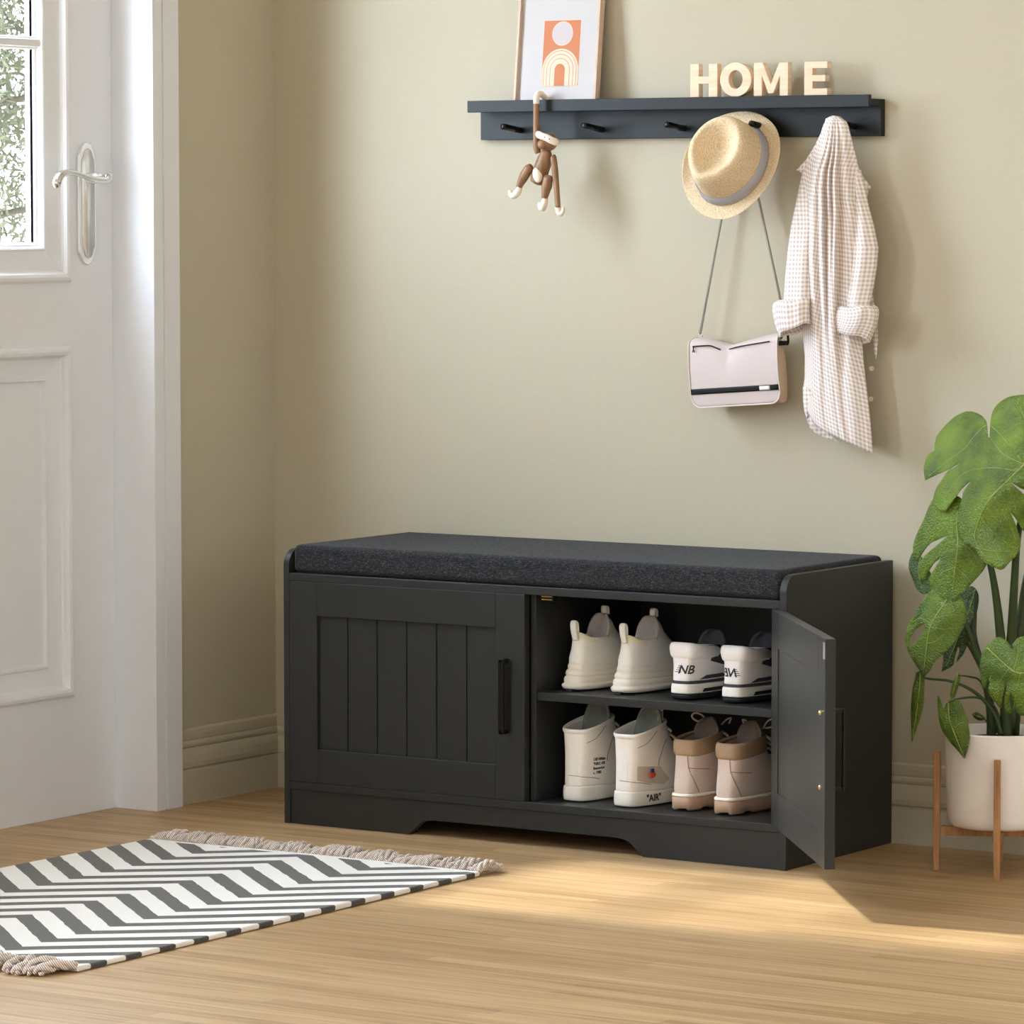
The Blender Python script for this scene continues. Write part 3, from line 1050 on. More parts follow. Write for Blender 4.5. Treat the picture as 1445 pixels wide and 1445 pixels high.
def high_top(loc, label, first=True, rot=0):
    t = root('high_top_sneaker', label, 'shoe', loc, 'white high-top sneakers')
    t.rotation_euler.z = rot
    D = dict
    q = D(fore=.1, p=.8)
    sole = rings_part('sole', [(0, 0, .005, .25, .0365, q), (.002, .002, .001, .255, .0392, q), (.012, .010, 0, .255, .0395, q), (.0255, .018, .001, .254, .0388, q), (.0275, .02, .002, .253, .0378, q), (.028, .0205, .006, .24, .034, q)],
                      M['high_sole'], t, cap0=True, cap1=True)
    upp = rings_part('upper', [(.027, .02, .0035, .248, .037, q), (.045, .035, .005, .235, .0355, q), (.062, .055, .0065, .205, .034, D(fore=.04, p=.8)), (.08, .08, .0085, .16, .0325, D(fore=0, p=.8)),
                               (.1, .105, .0085, .132, .0312, D(fore=-.04, p=.8)), (.118, .132, .0075, .118, .0315, D(fore=-.04, p=.8)), (.124, .142, .007, .114, .0318, D(fore=-.04, p=.8))],
                     M['high_white'], t, solid=.0035)
    rings_part('collar_rim', [(.1185, .137, .007, .115, .0318, D(fore=-.04, p=.8)), (.122, .141, .0045, .117, .0338, D(fore=-.04, p=.8)), (.1265, .146, .005, .116, .0334, D(fore=-.04, p=.8)), (.1275, .147, .009, .112, .0305, D(fore=-.04, p=.8)), (.121, .14, .0105, .11, .0292, D(fore=-.04, p=.8))],
               M['high_white'], t)
    rings_part('lining', [(.122, .14, .0102, .112, .0294, D(fore=-.04, p=.8)), (.09, .1, .012, .115, .028, D()), (.04, .04, .011, .12, .03, D())], M['high_lining'], t, cap1=True)
    tongue_part(t, M['high_lining'], .088, .09, .171 if first else .1695, .0235, .02, bend=.02, thick=.007)
    # heel strap, patches and seams
    decal('heel_patch', shapes_bm([[(-.03, -.0145), (-.03, .013), (.009, .0135), (.009, -.016)]]), upp, M['high_sole'], t, (0, .0, .0625), (1, .1, 0), (0, 0, 1), thick=.0012)
    decal('side_panel', shapes_bm([[(-.006, -.016), (-.006, .009), (.05, .004), (.075, -.02), (.06, -.028), (.018, -.022)]]), upp, M['high_patch'] if not first else M['high_white'], t, (.034, .02, .0625), (.28, 1, 0), (0, 0, 1), thick=.001)
    decal('seam', shapes_bm(strip_poly([(-.034, -.001), (0, -.002), (.03, -.006), (.045, -.010), (.053, -.02), (.056, -.034)], .0011)), upp, M['seam'], t, (.012, .0, .0475), (.75, .65, 0), (0, 0, 1))
    decal('ankle_seam', shapes_bm(strip_poly([(-.03, .012), (0, .022), (.03, .042), (.05, .058)], .001) + strip_poly([(.032, -.02), (.034, -.01), (.05, .014), (.062, .024)], .0013)), upp, M['seam'], t, (.033, .035, .088), (.1, 1, 0), (0, 0, 1))
    bm = B()
    for k in range(5):
        yy, zz = .118 + k * .013, .132 - k * .014
        tube(bm, smooth_path([(-.02, yy - .004, zz - .004), (0, yy + .003, zz + .002), (.022, yy - .004, zz - .004), (.026, yy, zz - .009)]), .0028, 8, flat=.7)
    part('laces', bm, M['lace'], t, world=False, smooth=True)
    if first:
        for i, (s, sz) in enumerate((('Off-White', .0075), ('"NIKE AIR', .0072), ('Beaverton', .0072), ('c. 1985', .0072))):
            bm = text_bm(s, sz, bold=.0001)
            x0 = min(v.co.x for v in bm.verts)
            for v in bm.verts:
                v.co.x -= x0
            decal('side_lettering', bm, upp, M['print_black'], t, (.034, .030, .0705 - i * .0078), (.12, 1, 0), (0, 0, 1))
    else:
        decal('sole_lettering', text_bm('"AIR"', .0165, bold=.0003), sole, M['print_black'], t, (.037, .052, .0088), (.05, 1, 0), (0, 0, 1), lift=.0004, label='black sole lettering in quotes')
        bm = B()
        box(bm, .0375, .0405, .035, .043, .060, .0665)
        part('zip_tag', bm, M['blue'], t, world=False, bevel=.0008, label='small blue tag')
        bm = B()
        ell(bm, (.0375, .041, .056), (.0022, .0105, .0058), 14, 8)
        part('swoosh_tab', bm, M['red'], t, world=False, smooth=True, label='orange red tab')
        bm = B()
        box(bm, .0155, .0175, .09, .106, .143, .162)
        part('tongue_label', bm, M['high_white'], t, world=False, bevel=.001)
        bm = B()
        for k in range(5):
            box(bm, .0174, .0181, .093, .103, .1465 + k * .0026, .148 + k * .0026)
        part('tongue_stitching', bm, M['red'], t, world=False, label='orange red stitched label')
    return t


def boot(loc, label, first=True, rot=0):
    t = root('ankle_boot', label, 'boot', loc, 'beige lace-up ankle boots')
    t.rotation_euler.z = rot
    D = dict
    q = D(fore=.12, p=.75)
    bm = B()
    rs = [(.001, .001, .002, .25, .0335, q), (.004, .004, 0, .252, .035, q), (.0235, .0235, -.0005, .253, .0358, q), (.024, .024, .003, .25, .034, q)]
    loft(bm, [ring(*r[:5], **r[5], n=64) for r in rs], True, True, True)
    bm.verts.ensure_lookup_table()
    for i in range(64):         # lug notches round the edge
        if (i // 2) % 4 == 0:
            for k in (0, 1):
                v = bm.verts[k * 64 + i]
                v.co.z += .0035 if k == 0 else .002
                v.co.x *= .97
                v.co.y += .0015 if v.co.y < .1 else -.0015
    bmesh.ops.recalc_face_normals(bm, faces=bm.faces)
    part('sole', bm, M['boot_sole'], t, world=False, smooth=True)
    rings_part('welt', [(.0238, .0238, .0008, .252, .0350, q), (.0245, .0245, -.0008, .2535, .0362, q), (.0285, .0285, -.0006, .2533, .0362, q), (.0305, .0305, .0015, .251, .0345, q)], M['sneaker_sole'], t, cap0=True, cap1=True)
    upp = rings_part('upper', [(.029, .029, .0045, .246, .033, q), (.04, .038, .0035, .238, .0335, q), (.058, .055, .0075, .205, .0318, D(fore=.04, p=.8)), (.075, .075, .0115, .155, .0292, D(fore=0, p=.8)),
                               (.09, .092, .013, .13, .0275, D(fore=-.04, p=.8)), (.1, .106, .0125, .122, .0272, D(fore=-.04, p=.8))], M['boot'], t, solid=.003)
    rings_part('padded_collar', [(.0935, .1, .0135, .118, .0272, D(fore=-.04, p=.8)), (.0955, .102, .0095, .121, .0296, D(fore=-.04, p=.8)), (.106, .113, .0078, .122, .0308, D(fore=-.04, p=.8)), (.118, .127, .0085, .12, .0302, D(fore=-.04, p=.8)),
                                 (.1235, .132, .0125, .117, .0275, D(fore=-.04, p=.8)), (.119, .128, .018, .112, .0232, D(fore=-.04, p=.8)), (.10, .11, .019, .112, .0228, D(fore=-.04, p=.8))], M['boot_collar'], t)
    rings_part('lining', [(.118, .128, .0172, .113, .0236, D(fore=-.04, p=.8)), (.08, .09, .018, .113, .0236, D()), (.04, .04, .018, .12, .0236, D())], M['boot_lining'], t, cap1=True)
    tongue_part(t, M['boot_lining'], .09, .09, .153, .0235, .018, bend=.016, thick=.005)
    # stitched counter seams
    decal('seam', shapes_bm(strip_poly([(.010, .036), (.0115, .012), (.016, 0), (.024, -.016), (.031, -.032)], .0014) + strip_poly([(.0115, .012), (.03, .010), (.06, .006)], .0013)),
          upp, M['boot_stitch'], t, (.002, .004, .062), (.8, .6, 0), (0, 0, 1))
    bm = B()
    for k in range(5):
        yy, zz = .118 + k * .014, .128 - k * .015
        tube(bm, smooth_path([(-.02, yy - .004, zz - .004), (0, yy + .003, zz + .002), (.022, yy - .004, zz - .004), (.027, yy, zz - .009)]), .0026, 8)
    part('laces', bm, M['lace'], t, world=False, smooth=True)
    s = -1 if first else 1
    bm = B()
    tube(bm, smooth_path([(s * .012, .115, .138), (s * .022, .115, .152), (s * .036, .113, .156), (s * .042, .112, .150), (s * .034, .112, .143), (s * .016, .115, .139)], 5), .0016, 8)
    part('lace_loop', bm, M['lace'], t, world=False, smooth=True)
    bm = B()
    tube(bm, smooth_path([(-s * .014, .118, .138), (-s * .024, .12, .148), (-s * .032, .12, .150), (-s * .028, .12, .141)], 5), .0016, 8)
    part('lace_loop', bm, M['lace'], t, world=False, smooth=True)
    return t


ZS, ZB = .269, .0775
cream_sneaker(place(788, 975, ZS, .038, .003), 'chunky cream sneaker on the top shelf, leftmost shoe beside the bench divider')
cream_sneaker(place(857, 979.5, ZS, .038, .003), 'chunky cream sneaker on the top shelf, next to the white sneaker with black trim')
nb_shoe(place(943.5, 987.5, ZS, .035, .002), 'white leather sneaker with black trim on the top shelf, beside the cream sneakers')
nb_shoe(place(1015.5, 992.5, ZS, .035, .002), 'white leather sneaker with black trim, rightmost on the top shelf against the open door', mir=-1)
high_top(place(789, 1131, ZB, .038, .003), 'white high-top sneaker with small black lettering, leftmost on the bottom of the bench', rot=0)
high_top(place(860, 1139, ZB, .038, .003), 'white high-top sneaker with black sole lettering and an orange red side tab', first=False, rot=-.04)
boot(place(945, 1144, ZB, .034, .003), 'beige ankle boot with gum sole beside the white high-top')
boot(place(1004, 1150, ZB, .034, .003), 'beige ankle boot with gum sole, rightmost on the bench bottom by the open door', first=False, rot=-.03)

# ------------------------------------------------------------------ rug
RX0, RX1, RY0, RY1 = .2555, .9495, -1.7925, -.7255
rug = root('area_rug', 'black and white herringbone rug with taupe tassels lying on the floor by the door', 'rug', (RX0, RY1, 0))
bm = B()
nx, ny = 26, 40
gx = [RX0 + (RX1 - RX0) * i / nx for i in range(nx + 1)]
gy = [RY0 + (RY1 - RY0) * j / ny for j in range(ny + 1)]
rr_ = random.Random(4)


def rz(x, y):
    return .0095 + .0008 * math.sin(9 * x + 2) * math.sin(7 * y)


topv = [[bm.verts.new((x, y, rz(x, y))) for x in gx] for y in gy]
botv = [[bm.verts.new((x, y, .0006)) for x in gx] for y in gy]
for j in range(ny):
    for i in range(nx):
        bm.faces.new((topv[j][i], topv[j][i + 1], topv[j + 1][i + 1], topv[j + 1][i]))
        bm.faces.new((botv[j][i], botv[j + 1][i], botv[j + 1][i + 1], botv[j][i + 1]))
for i in range(nx):
    bm.faces.new((botv[0][i], botv[0][i + 1], topv[0][i + 1], topv[0][i]))
    bm.faces.new((botv[ny][i + 1], botv[ny][i], topv[ny][i], topv[ny][i + 1]))
for j in range(ny):
    bm.faces.new((botv[j + 1][0], botv[j][0], topv[j][0], topv[j + 1][0]))
    bm.faces.new((botv[j][nx], botv[j + 1][nx], topv[j + 1][nx], topv[j][nx]))
part('woven_field', bm, M['rug'], rug, bevel=.003)
NT = 46
for side in (1, -1):
    for k in range(NT):
        x = RX0 + .006 + (RX1 - RX0 - .012) * k / (NT - 1)
        y = RY1 - .002 if side > 0 else RY0 + .002
        a = rr_.gauss(.25 if side > 0 else .05, .22)
        ln = rr_.uniform(.056, .076)
        dx, dy = math.sin(a), math.cos(a) * side
        bm = B()
        lift = rr_.uniform(.002, .010)
        for s in range(3):
            ph = s * 2 * PI / 3 + rr_.uniform(0, 1)
            path = []
            for i in range(11):
                t_ = i / 10
                rad = .0040 * (1 + .35 * t_)
                px = x + dx * ln * t_ + rad * math.cos(ph + t_ * 7) * dy * side
                py = y + dy * ln * t_ - rad * math.cos(ph + t_ * 7) * dx
                pz = .0088 + lift * math.sin(PI * t_) - .001 * t_ + rad * math.sin(ph + t_ * 7)
                path.append((px, py, pz))
            tube(bm, path, [.0030] + [.0038] * 9 + [.0028], 6)
        part('tassel', bm, M['tassel'], rug, smooth=True)

# ------------------------------------------------------------------ wall rack with ledge
PX0, PX1 = .484, 1.3175
rack = root('coat_rack', 'dark slate wall rack with a narrow ledge and five pegs, fixed to the wall', 'coat rack', (.9, 0, 1.24))
part('back_plate', bx(PX0, PX1, -.016, -.0005, 1.2368, 1.301), M['rack_paint'], rack, bevel=.001)
bm = B()
box(bm, PX0, PX1, -.0605, -.0165, 1.288, 1.3)
part('ledge_board', bx(PX0 + .0004, PX1 - .0004, -.050, -.0165, 1.289, 1.301), M['rack_paint'], rack, bevel=.0006)
bm.free()
part('front_lip', bx(PX0, PX1, -.0605, -.0505, 1.2865, 1.3078), M['rack_paint'], rack, bevel=.001)
PEGX = [.5725, .746, .9195, 1.0925, 1.2655]
for x in PEGX:
    bm = B()
    tube(bm, [(x, -.015, 1.2535), (x, -.045, 1.2565), (x, -.0755, 1.2597), (x, -.077, 1.2599)], [.0056, .0056, .0058, .005], 20)
    part('peg', bm, M['black_metal'], rack, smooth=True, bevel=.0)

# ------------------------------------------------------------------ picture leaning on the ledge
tilt = math.radians(6.2)
FX0, FW, FH = .5765, .1765, .262
fy0, fz0 = -.0375, 1.3000


def fr(u, v, d):      # d towards the room
    return Vector((FX0 + u, fy0 + v * math.sin(tilt) - d * math.cos(tilt), fz0 + v * math.cos(tilt) + d * math.sin(tilt) * -1 + .0015))


pic = root('framed_print', 'framed terracotta arch and sun print leaning on the wall rack ledge', 'picture', (.672, -.04, 1.3022))


def fbox(bm, u0, u1, v0, v1, d0, d1):
    vs = [bm.verts.new(fr(u, v, d)) for u, v, d in ((u0, v0, d0), (u1, v0, d0), (u1, v0, d1), (u0, v0, d1), (u0, v1, d0), (u1, v1, d0), (u1, v1, d1), (u0, v1, d1))]
    for f in ((0, 3, 2, 1), (4, 5, 6, 7), (0, 1, 5, 4), (1, 2, 6, 5), (2, 3, 7, 6), (3, 0, 4, 7)):
        bm.faces.new([vs[i] for i in f])


bm = B()
e = .0048
fbox(bm, 0, e, 0, FH, -.003, .012)
fbox(bm, FW - e, FW, 0, FH, -.003, .012)
fbox(bm, e, FW - e, 0, e, -.003, .012)
fbox(bm, e, FW - e, FH - e, FH, -.003, .012)
bmesh.ops.recalc_face_normals(bm, faces=bm.faces)
part('frame', bm, M['frame_wood'], pic, bevel=.0006)
bm = B()
fbox(bm, e, FW - e, e, FH - e, -.001, .0045)
bmesh.ops.recalc_face_normals(bm, faces=bm.faces)
paper = part('print', bm, M['paper'], pic)


def flat_shape(bm, pts, d, mi):
    f = bm.faces.new([bm.verts.new(fr(u, v, d)) for u, v in pts])
    f.material_index = mi
    if (f.calc_center_median() and f.normal.dot(Vector((0, -1, 0))) < 0):
        f.normal_flip()


def circle(cx, cy, r, n=40, a0=0, a1=2 * PI, closed=True):
    return [(cx + r * math.cos(a0 + (a1 - a0) * i / n), cy + r * math.sin(a0 + (a1 - a0) * i / n)) for i in range(n if closed else n + 1)]


bm = B()
ou0, ou1, ov0, ov1 = .0545, .1325, .0325, .1515
flat_shape(bm, [(ou0 - .001, ov0 - .001), (ou1 + .001, ov0 - .001), (ou1 + .001, ov1 + .001), (ou0 - .001, ov1 + .001)], .00475, 1)
flat_shape(bm, [(ou0, ov0), (ou1, ov0), (ou1, ov1), (ou0, ov1)], .0049, 0)
cx = (ou0 + ou1) / 2
flat_shape(bm, circle(cx + .001, .1275, .0222), .00505, 1)
flat_shape(bm, circle(cx + .001, .1275, .0208), .0052, 2)


def arch(r, v0=ov0, top=.0615):
    return [(cx - r, v0)] + [(cx + r * math.cos(a), top + r * math.sin(a)) for a in [PI - PI * i / 30 for i in range(31)]] + [(cx + r, v0)]


d = .00505
flat_shape(bm, arch(.0385), d, 1)
for r in (.0352, .0288, .0212, .0150):
    flat_shape(bm, arch(r), d + .00015, 0 if r > .016 else 1)
    d += .00015
    flat_shape(bm, arch(r - .0010 if r > .016 else r - .004), d + .00015, 1 if r > .016 else 0)
    d += .00015
part('print_artwork', bm, [M['art_orange'], M['art_cream'], M['art_grey']], paper)

# ------------------------------------------------------------------ wooden letters
def letter(name, polys, label, x0, w, y0=-.0485, y1=-.034, z0=1.3082, h=.0585, holes=None, rz_=0):
    r = B()
    for p in polys:
        poly_prism(r, [(a * w, b * h) for a, b in p], lambda u, v, d: (u, d, v), 0, y1 - y0)
    o = part(name, r, M['light_wood'], None, bevel=.0008)
    o.location = (x0, y0, z0)
    o.rotation_euler.z = rz_
    tag(o, label, 'letter', 'wooden letters on the wall rack')
    return o


LY = -.0492
s = .3
letter('wooden_letter', [[(0, 0), (.32, 0), (.32, .40), (.68, .40), (.68, 0), (1, 0), (1, 1), (.68, 1), (.68, .62), (.32, .62), (.32, 1), (0, 1)]],
       'pale wooden letter H standing on the wall rack', .9515, .056)
# O as a ring
bm = B()
n = 40
ro = [(.5 + .5 * math.cos(2 * PI * i / n), .5 + .5 * math.sin(2 * PI * i / n)) for i in range(n)]
ri = [(.5 + .22 * math.cos(2 * PI * i / n), .5 + .27 * math.sin(2 * PI * i / n)) for i in range(n)]
w_, h_ = .064, .0605
Lp = [[bm.verts.new((a * w_, d, b * h_)) for a, b in q] for d, q in ((0, ro), (.0145, ro), (.0145, ri), (0, ri))]
for k in range(4):
    for i in range(n):
        bm.faces.new((Lp[k][i], Lp[k][(i + 1) % n], Lp[(k + 1) % 4][(i + 1) % n], Lp[(k + 1) % 4][i]))
bmesh.ops.recalc_face_normals(bm, faces=bm.faces)
o = part('wooden_letter', bm, M['light_wood'], None, bevel=.0008)
o.location = (1.0125, -.0485, 1.3078)
tag(o, 'pale wooden letter O standing on the wall rack', 'letter', 'wooden letters on the wall rack')
letter('wooden_letter', [[(0, 0), (.24, 0), (.24, .6), (.42, .08), (.58, .08), (.76, .6), (.76, 0), (1, 0), (1, 1), (.74, 1), (.5, .36), (.26, 1), (0, 1)]],
       'pale wooden letter M standing on the wall rack', 1.0815, .069)
letter('wooden_letter', [[(0, 0), (1, 0), (1, .2), (.36, .2), (.36, .41), (.92, .41), (.92, .6), (.36, .6), (.36, .8), (1, .8), (1, 1), (0, 1)]],
       'pale wooden letter E standing apart at the end of the word', 1.183, .046)

# ------------------------------------------------------------------ hanging wooden monkey
mk = root('toy_monkey', 'jointed brown wooden toy monkey hanging by one arm from the rack ledge', 'toy', at(767, 240, 'y', -.078))
YM = -.078


def mp(u, v, y=YM):
    return at(u, v, 'y', y)


def limb(name, pts, rad, mt, parent, n=14, k=5, y=YM):
    bm = B()
    P = smooth_path([mp(*p) if len(p) == 3 else mp(p[0], p[1], y) for p in pts], k)
    m_ = len(P) - 1
    R = []
    for i in range(len(P)):
        t = i / m_ * (len(rad) - 1)
        a = int(min(t, len(rad) - 2))
        R.append(rad[a] + (rad[a + 1] - rad[a]) * (t - a))
    tube(bm, P, R, n)
    return part(name, bm, mt, parent, smooth=True)


body = limb('torso', [(771.5, 210), (771, 214), (769, 224), (765, 236), (761, 248), (758.5, 257), (757.5, 260)], [.004, .0095, .0138, .0148, .0155, .0135, .005], M['monkey_wood'], mk)
bm = B()
c = mp(758.5, 247, YM - .0125)
rot = Matrix.Rotation(math.radians(-14), 3, 'Y') @ Matrix.Rotation(math.radians(22), 3, 'Z')
ell(bm, c, (.0088, .0055, .0142), 20, 12, rot)
part('belly', bm, M['monkey_light'], body, smooth=True, label='pale oval belly')
bm = B()
ell(bm, mp(774, 200.5, YM), (.0170, .0160, .0160), 24, 16)
head = part('head', bm, M['monkey_wood'], mk, smooth=True)
bm = B()
ell(bm, mp(765.5, 204, YM - .012), (.0098, .009, .0088), 18, 12)
part('muzzle', bm, M['monkey_wood'], head, smooth=True)
# pale face mask: rounded bar wrapped round the head, tilted
bm = B()
A, Bp = mp(759.5, 189.5, YM - .011), mp(784.5, 200.5, YM - .010)
mid = mp(771.5, 194.5, YM - .0168)
P = smooth_path([A, (A + mid) / 2 + Vector((0, -.0022, 0)), mid, (Bp + mid) / 2 + Vector((0, -.0022, 0)), Bp], 5)
tube(bm, P, [.0058] + [.0066] * (len(P) - 2) + [.0062], 14, flat=1, upv=(0, 0, 1))
ell(bm, A, (.0055, .0055, .0062)); ell(bm, Bp, (.006, .0058, .0066))
mask = part('face_mask', bm, M['monkey_light'], head, smooth=True, label='pale face band')
bm = B()
for u, v in ((768.5, 193.6), (775, 196.2)):
    ell(bm, mp(u, v, YM - .0232), (.0011, .0011, .0011), 10, 8)
part('eyes', bm, M['print_black'], mask, smooth=True)
arm = limb('raised_arm', [(759, 216), (757.5, 208), (757, 190), (756.8, 172), (757, 146)], [.0052, .0068, .0062, .0058, .0056], M['monkey_wood'], mk, y=YM - .0)
hk = B()
p0 = mp(757, 147, YM)
xw = p0.x
tube(hk, smooth_path([p0, (xw, YM, 1.3105), (xw, YM + .004, 1.3165), (xw, YM + .014, 1.3185), (xw, -.0560, 1.3150), (xw, -.0445, 1.3085), (xw, -.0435, 1.305)], 5), [.0056] * 24 + [.0045] * 7, 12)
part('hand', hk, M['monkey_light'], arm, smooth=True, label='pale wooden hand hooked over the ledge')
arm2 = limb('lowered_arm', [(780, 220), (781, 223), (783, 240), (785, 262), (787.5, 293)], [.004, .0058, .0062, .0055, .0048], M['monkey_wood'], mk, y=YM - .006)
limb('hand', [(786.5, 291.5), (788, 298), (791, 302), (794.2, 299), (795, 293)], [.0042, .0052, .0046, .0036, .002], M['monkey_light'], arm2, y=YM - .006)
lg = limb('leg', [(750, 235), (746, 238), (740, 248), (734, 260), (732, 266)], [.005, .0085, .0092, .0064, .0052], M['monkey_wood'], mk, y=YM - .01)
limb('foot', [(733.5, 264.5), (730, 272), (724.5, 276), (720.5, 273.5), (719.3, 268.5)], [.005, .0068, .0065, .0048, .0025], M['monkey_light'], lg, y=YM - .012)
lg = limb('leg', [(774, 247), (773.5, 251), (771.5, 263), (769, 276), (768.5, 281)], [.004, .0088, .0095, .0064, .0052], M['monkey_wood'], mk, y=YM - .01)
limb('foot', [(769, 280), (768, 287), (765, 293.5), (762, 290), (761.6, 285.5)], [.0048, .0068, .007, .0048, .0025], M['monkey_light'], lg, y=YM - .012)

# ------------------------------------------------------------------ straw hat
hc = at(1034, 233, 'y', -.0745)
hat = root('straw_hat', 'natural straw fedora with a grey ribbon band hanging on a rack peg', 'hat', hc)
hz = Vector((.07, -.945, .32)).normalized()          # crown axis
hyv = Vector((-.42, 0, -1))
hyv = (hyv - hz * hyv.dot(hz)).normalized()           # front of the hat points down
hxv = hyv.cross(hz)


def hp_(x, y, z):
    return hxv * x + hyv * y + hz * z


bm = B()
n = 64


def crown_ring(z, a, b_, k=0, dent=0, cy=0, cxo=0):
    out = []
    for j in range(n):
        th = 2 * PI * j / n
        x, y = a * math.cos(th), b_ * math.sin(th)
        if y > 0:
            x *= 1 - k * (y / b_) ** 2        # pinched front
        out.append((x + cxo, y + cy, z))
    return out


CR = [(0.0, .0665, .078, 0, 0), (.004, .0645, .0755, 0, 0), (.014, .063, .074, .02, 0), (.030, .061, .072, .08, -.001), (.052, .0585, .069, .17, -.002), (.070, .0555, .066, .26, -.003), (.080, .0515, .0615, .32, -.003), (.0845, .0455, .0555, .36, -.003)]
rings = [[hp_(*p) for p in crown_ring(z, a, b_, k, 0, cy)] for z, a, b_, k, cy in CR]
# teardrop dent in the top
for z, s_ in ((.0825, .88), (.074, .74), (.063, .56), (.057, .36), (.055, .15)):
    rings.append([hp_(*p) for p in [(q[0] * s_, -.003 + (q[1] + .003) * s_, z) for q in crown_ring(0, .045, .056, .40, 0, -.003)]])
loft(bm, rings, True, False, True)
crown = part('crown', bm, M['straw'], hat, world=False, smooth=True, subsurf=1)
bm = B()
rings = []
for k in range(10):
    t = k / 9
    out = []
    for j in range(n):
        th = 2 * PI * j / n
        a, b_ = .0665 + .026 * t, .078 + .024 * t
        curl = t * t * (.013 * math.cos(th) ** 2 - .006 * math.sin(th) ** 2) + .001 * t
        out.append(hp_(a * math.cos(th), b_ * math.sin(th), curl))
    rings.append(out)
loft(bm, rings)
part('brim', bm, M['straw'], hat, world=False, smooth=True, solid=.0022, subsurf=1)
bm = B()
rings = [[hp_(*p) for p in crown_ring(z, a, b_, k, 0, cy)] for z, a, b_, k, cy in ((.002, .0660, .0772, 0, 0), (.004, .0668, .0778, 0, 0), (.012, .0652, .0762, .02, 0), (.0235, .0636, .0742, .05, 0), (.0245, .0622, .0730, .05, 0))]
loft(bm, rings)
part('hat_band', bm, M['hat_band'], hat, world=False, smooth=True, label='grey ribbon band')

# ------------------------------------------------------------------ shoulder bag
bc = at(1037, 523, 'y', -.058)
bag = root('shoulder_bag', 'pale pink flap shoulder bag with a black stripe hanging by a thin grey cord', 'bag', (bc.x, -.032, bc.z))
roll = math.radians(4.3)
BW, BH = .181, .124


def bp(u, d, v):      # u across, d depth (- towards the room), v up, about the middle of the front
    return Vector((u * math.cos(roll) - v * math.sin(roll), d, u * math.sin(roll) + v * math.cos(roll)))


def dip(u):
    t = (-.014 - u) / .064 if u < -.014 else (u + .014) / .10
    return .0165 * max(0, 1 - t) ** 1.25


rings = []
K = 22
for i in range(K + 1):
    u = -BW / 2 + .004 + (BW - .008) * i / K
    e_ = min(i, K - i) / 2
    sc = 1 if e_ >= 1 else (.82 + .18 * e_)
    top = BH / 2 - .006 - dip(u)
    bot = -BH / 2 - .001
    sag = .0
    prof = []
    for (d, v) in ((.014, bot + .012), (.017, -.02), (.013, .03), (.006, top - .008), (0.0, top), (-.012, top - .002), (-.020, top - .012), (-.024, .02), (-.026, -.02), (-.025, bot + .012), (-.018, bot + .002), (0, bot), (.010, bot + .002)):
        prof.append(bp(u, d * sc, (v - (top + bot) / 2) * (.92 + .08 * sc if sc < 1 else 1) + (top + bot) / 2))
    rings.append(prof)
bm = B()
loft(bm, rings, True, True, True)
bmesh.ops.recalc_face_normals(bm, faces=bm.faces)
part('body', bm, M['bag_side'], bag, world=False, smooth=True, subsurf=2)
# flap
rows = []
KU = 48


def flap_pt(u, t):
    """t 0 at the back of the top edge, 1 at the lower edge of the flap"""
    top = BH / 2 + .001 - dip(u) * (1 if t < .5 else 1)
    if t < .12:
        a = t / .12
        d, v = .012 - .024 * a, top - .002 * abs(2 * a - 1)
    elif t < .2:
        a = (t - .12) / .08
        d, v = -.012 - .0165 * math.sin(a * PI / 2), top - .002 - .013 * (1 - math.cos(a * PI / 2))
    else:
        a = (t - .2) / .8
        d = -.0285 - .0035 * math.sin(a * PI) - .0
        v0 = top - .015
        v = v0 + (-BH / 2 - v0) * a
        # dent fades out down the flap
        d += .006 * math.exp(-((u + .012) / .016) ** 2) * math.exp(-a * 5)
    return d, v


for i in range(25):
    t = i / 24
    row = []
    for j in range(KU + 1):
        s_ = j / KU * 2 - 1
        half = BW / 2
        d, v = flap_pt(0, t)
        lowv = -BH / 2
        u = s_ * half
        d, v = flap_pt(u, t)
        # rounded lower corners
        r = .019
        edge_ = half - abs(u)
        if edge_ < r:
            lim = lowv + r - math.sqrt(max(0, r * r - (r - edge_) ** 2))
            if t > .2:
                a = (t - .2) / .8
                v0 = flap_pt(u, .2)[1]
                v = v0 + (lim - v0) * a
        row.append(bp(u, d, v))
    rows.append(row)
bm = B()
loft(bm, rows, closed=False)
bmesh.ops.recalc_face_normals(bm, faces=bm.faces)
flap = part('flap', bm, M['bag'], bag, world=False, smooth=True, solid=.002)
bm = B()
edge_path = [r[0] for r in rows] + rows[-1][1:] + [r[-1] for r in rows[::-1]][1:]
tube(bm, [p + Vector((0, -.0008, 0)) for p in edge_path], .0013, 8)
part('piping', bm, M['bag_trim'], flap, world=False, smooth=True)


def flap_front(u, v, lift=.0016):
    top = BH / 2 + .001 - dip(u)
    v0 = top - .015
    a = min(1, max(0, (v - v0) / (-BH / 2 - v0)))
    d = -.0285 - .0035 * math.sin(a * PI) + .006 * math.exp(-((u + .012) / .016) ** 2) * math.exp(-a * 5)
    return bp(u, d - lift, v)


def flap_band(name, u0, u1, v0, v1, mt, lift, parent, k=24, thick=.0008):
    bm = B()
    loft(bm, [[flap_front(u0 + (u1 - u0) * i / k, v0 + (v1 - v0) * j / 3, lift) for i in range(k + 1)] for j in range(4)], closed=False)
    bmesh.ops.recalc_face_normals(bm, faces=bm.faces)
    return part(name, bm, mt, parent, world=False, smooth=True, solid=thick)


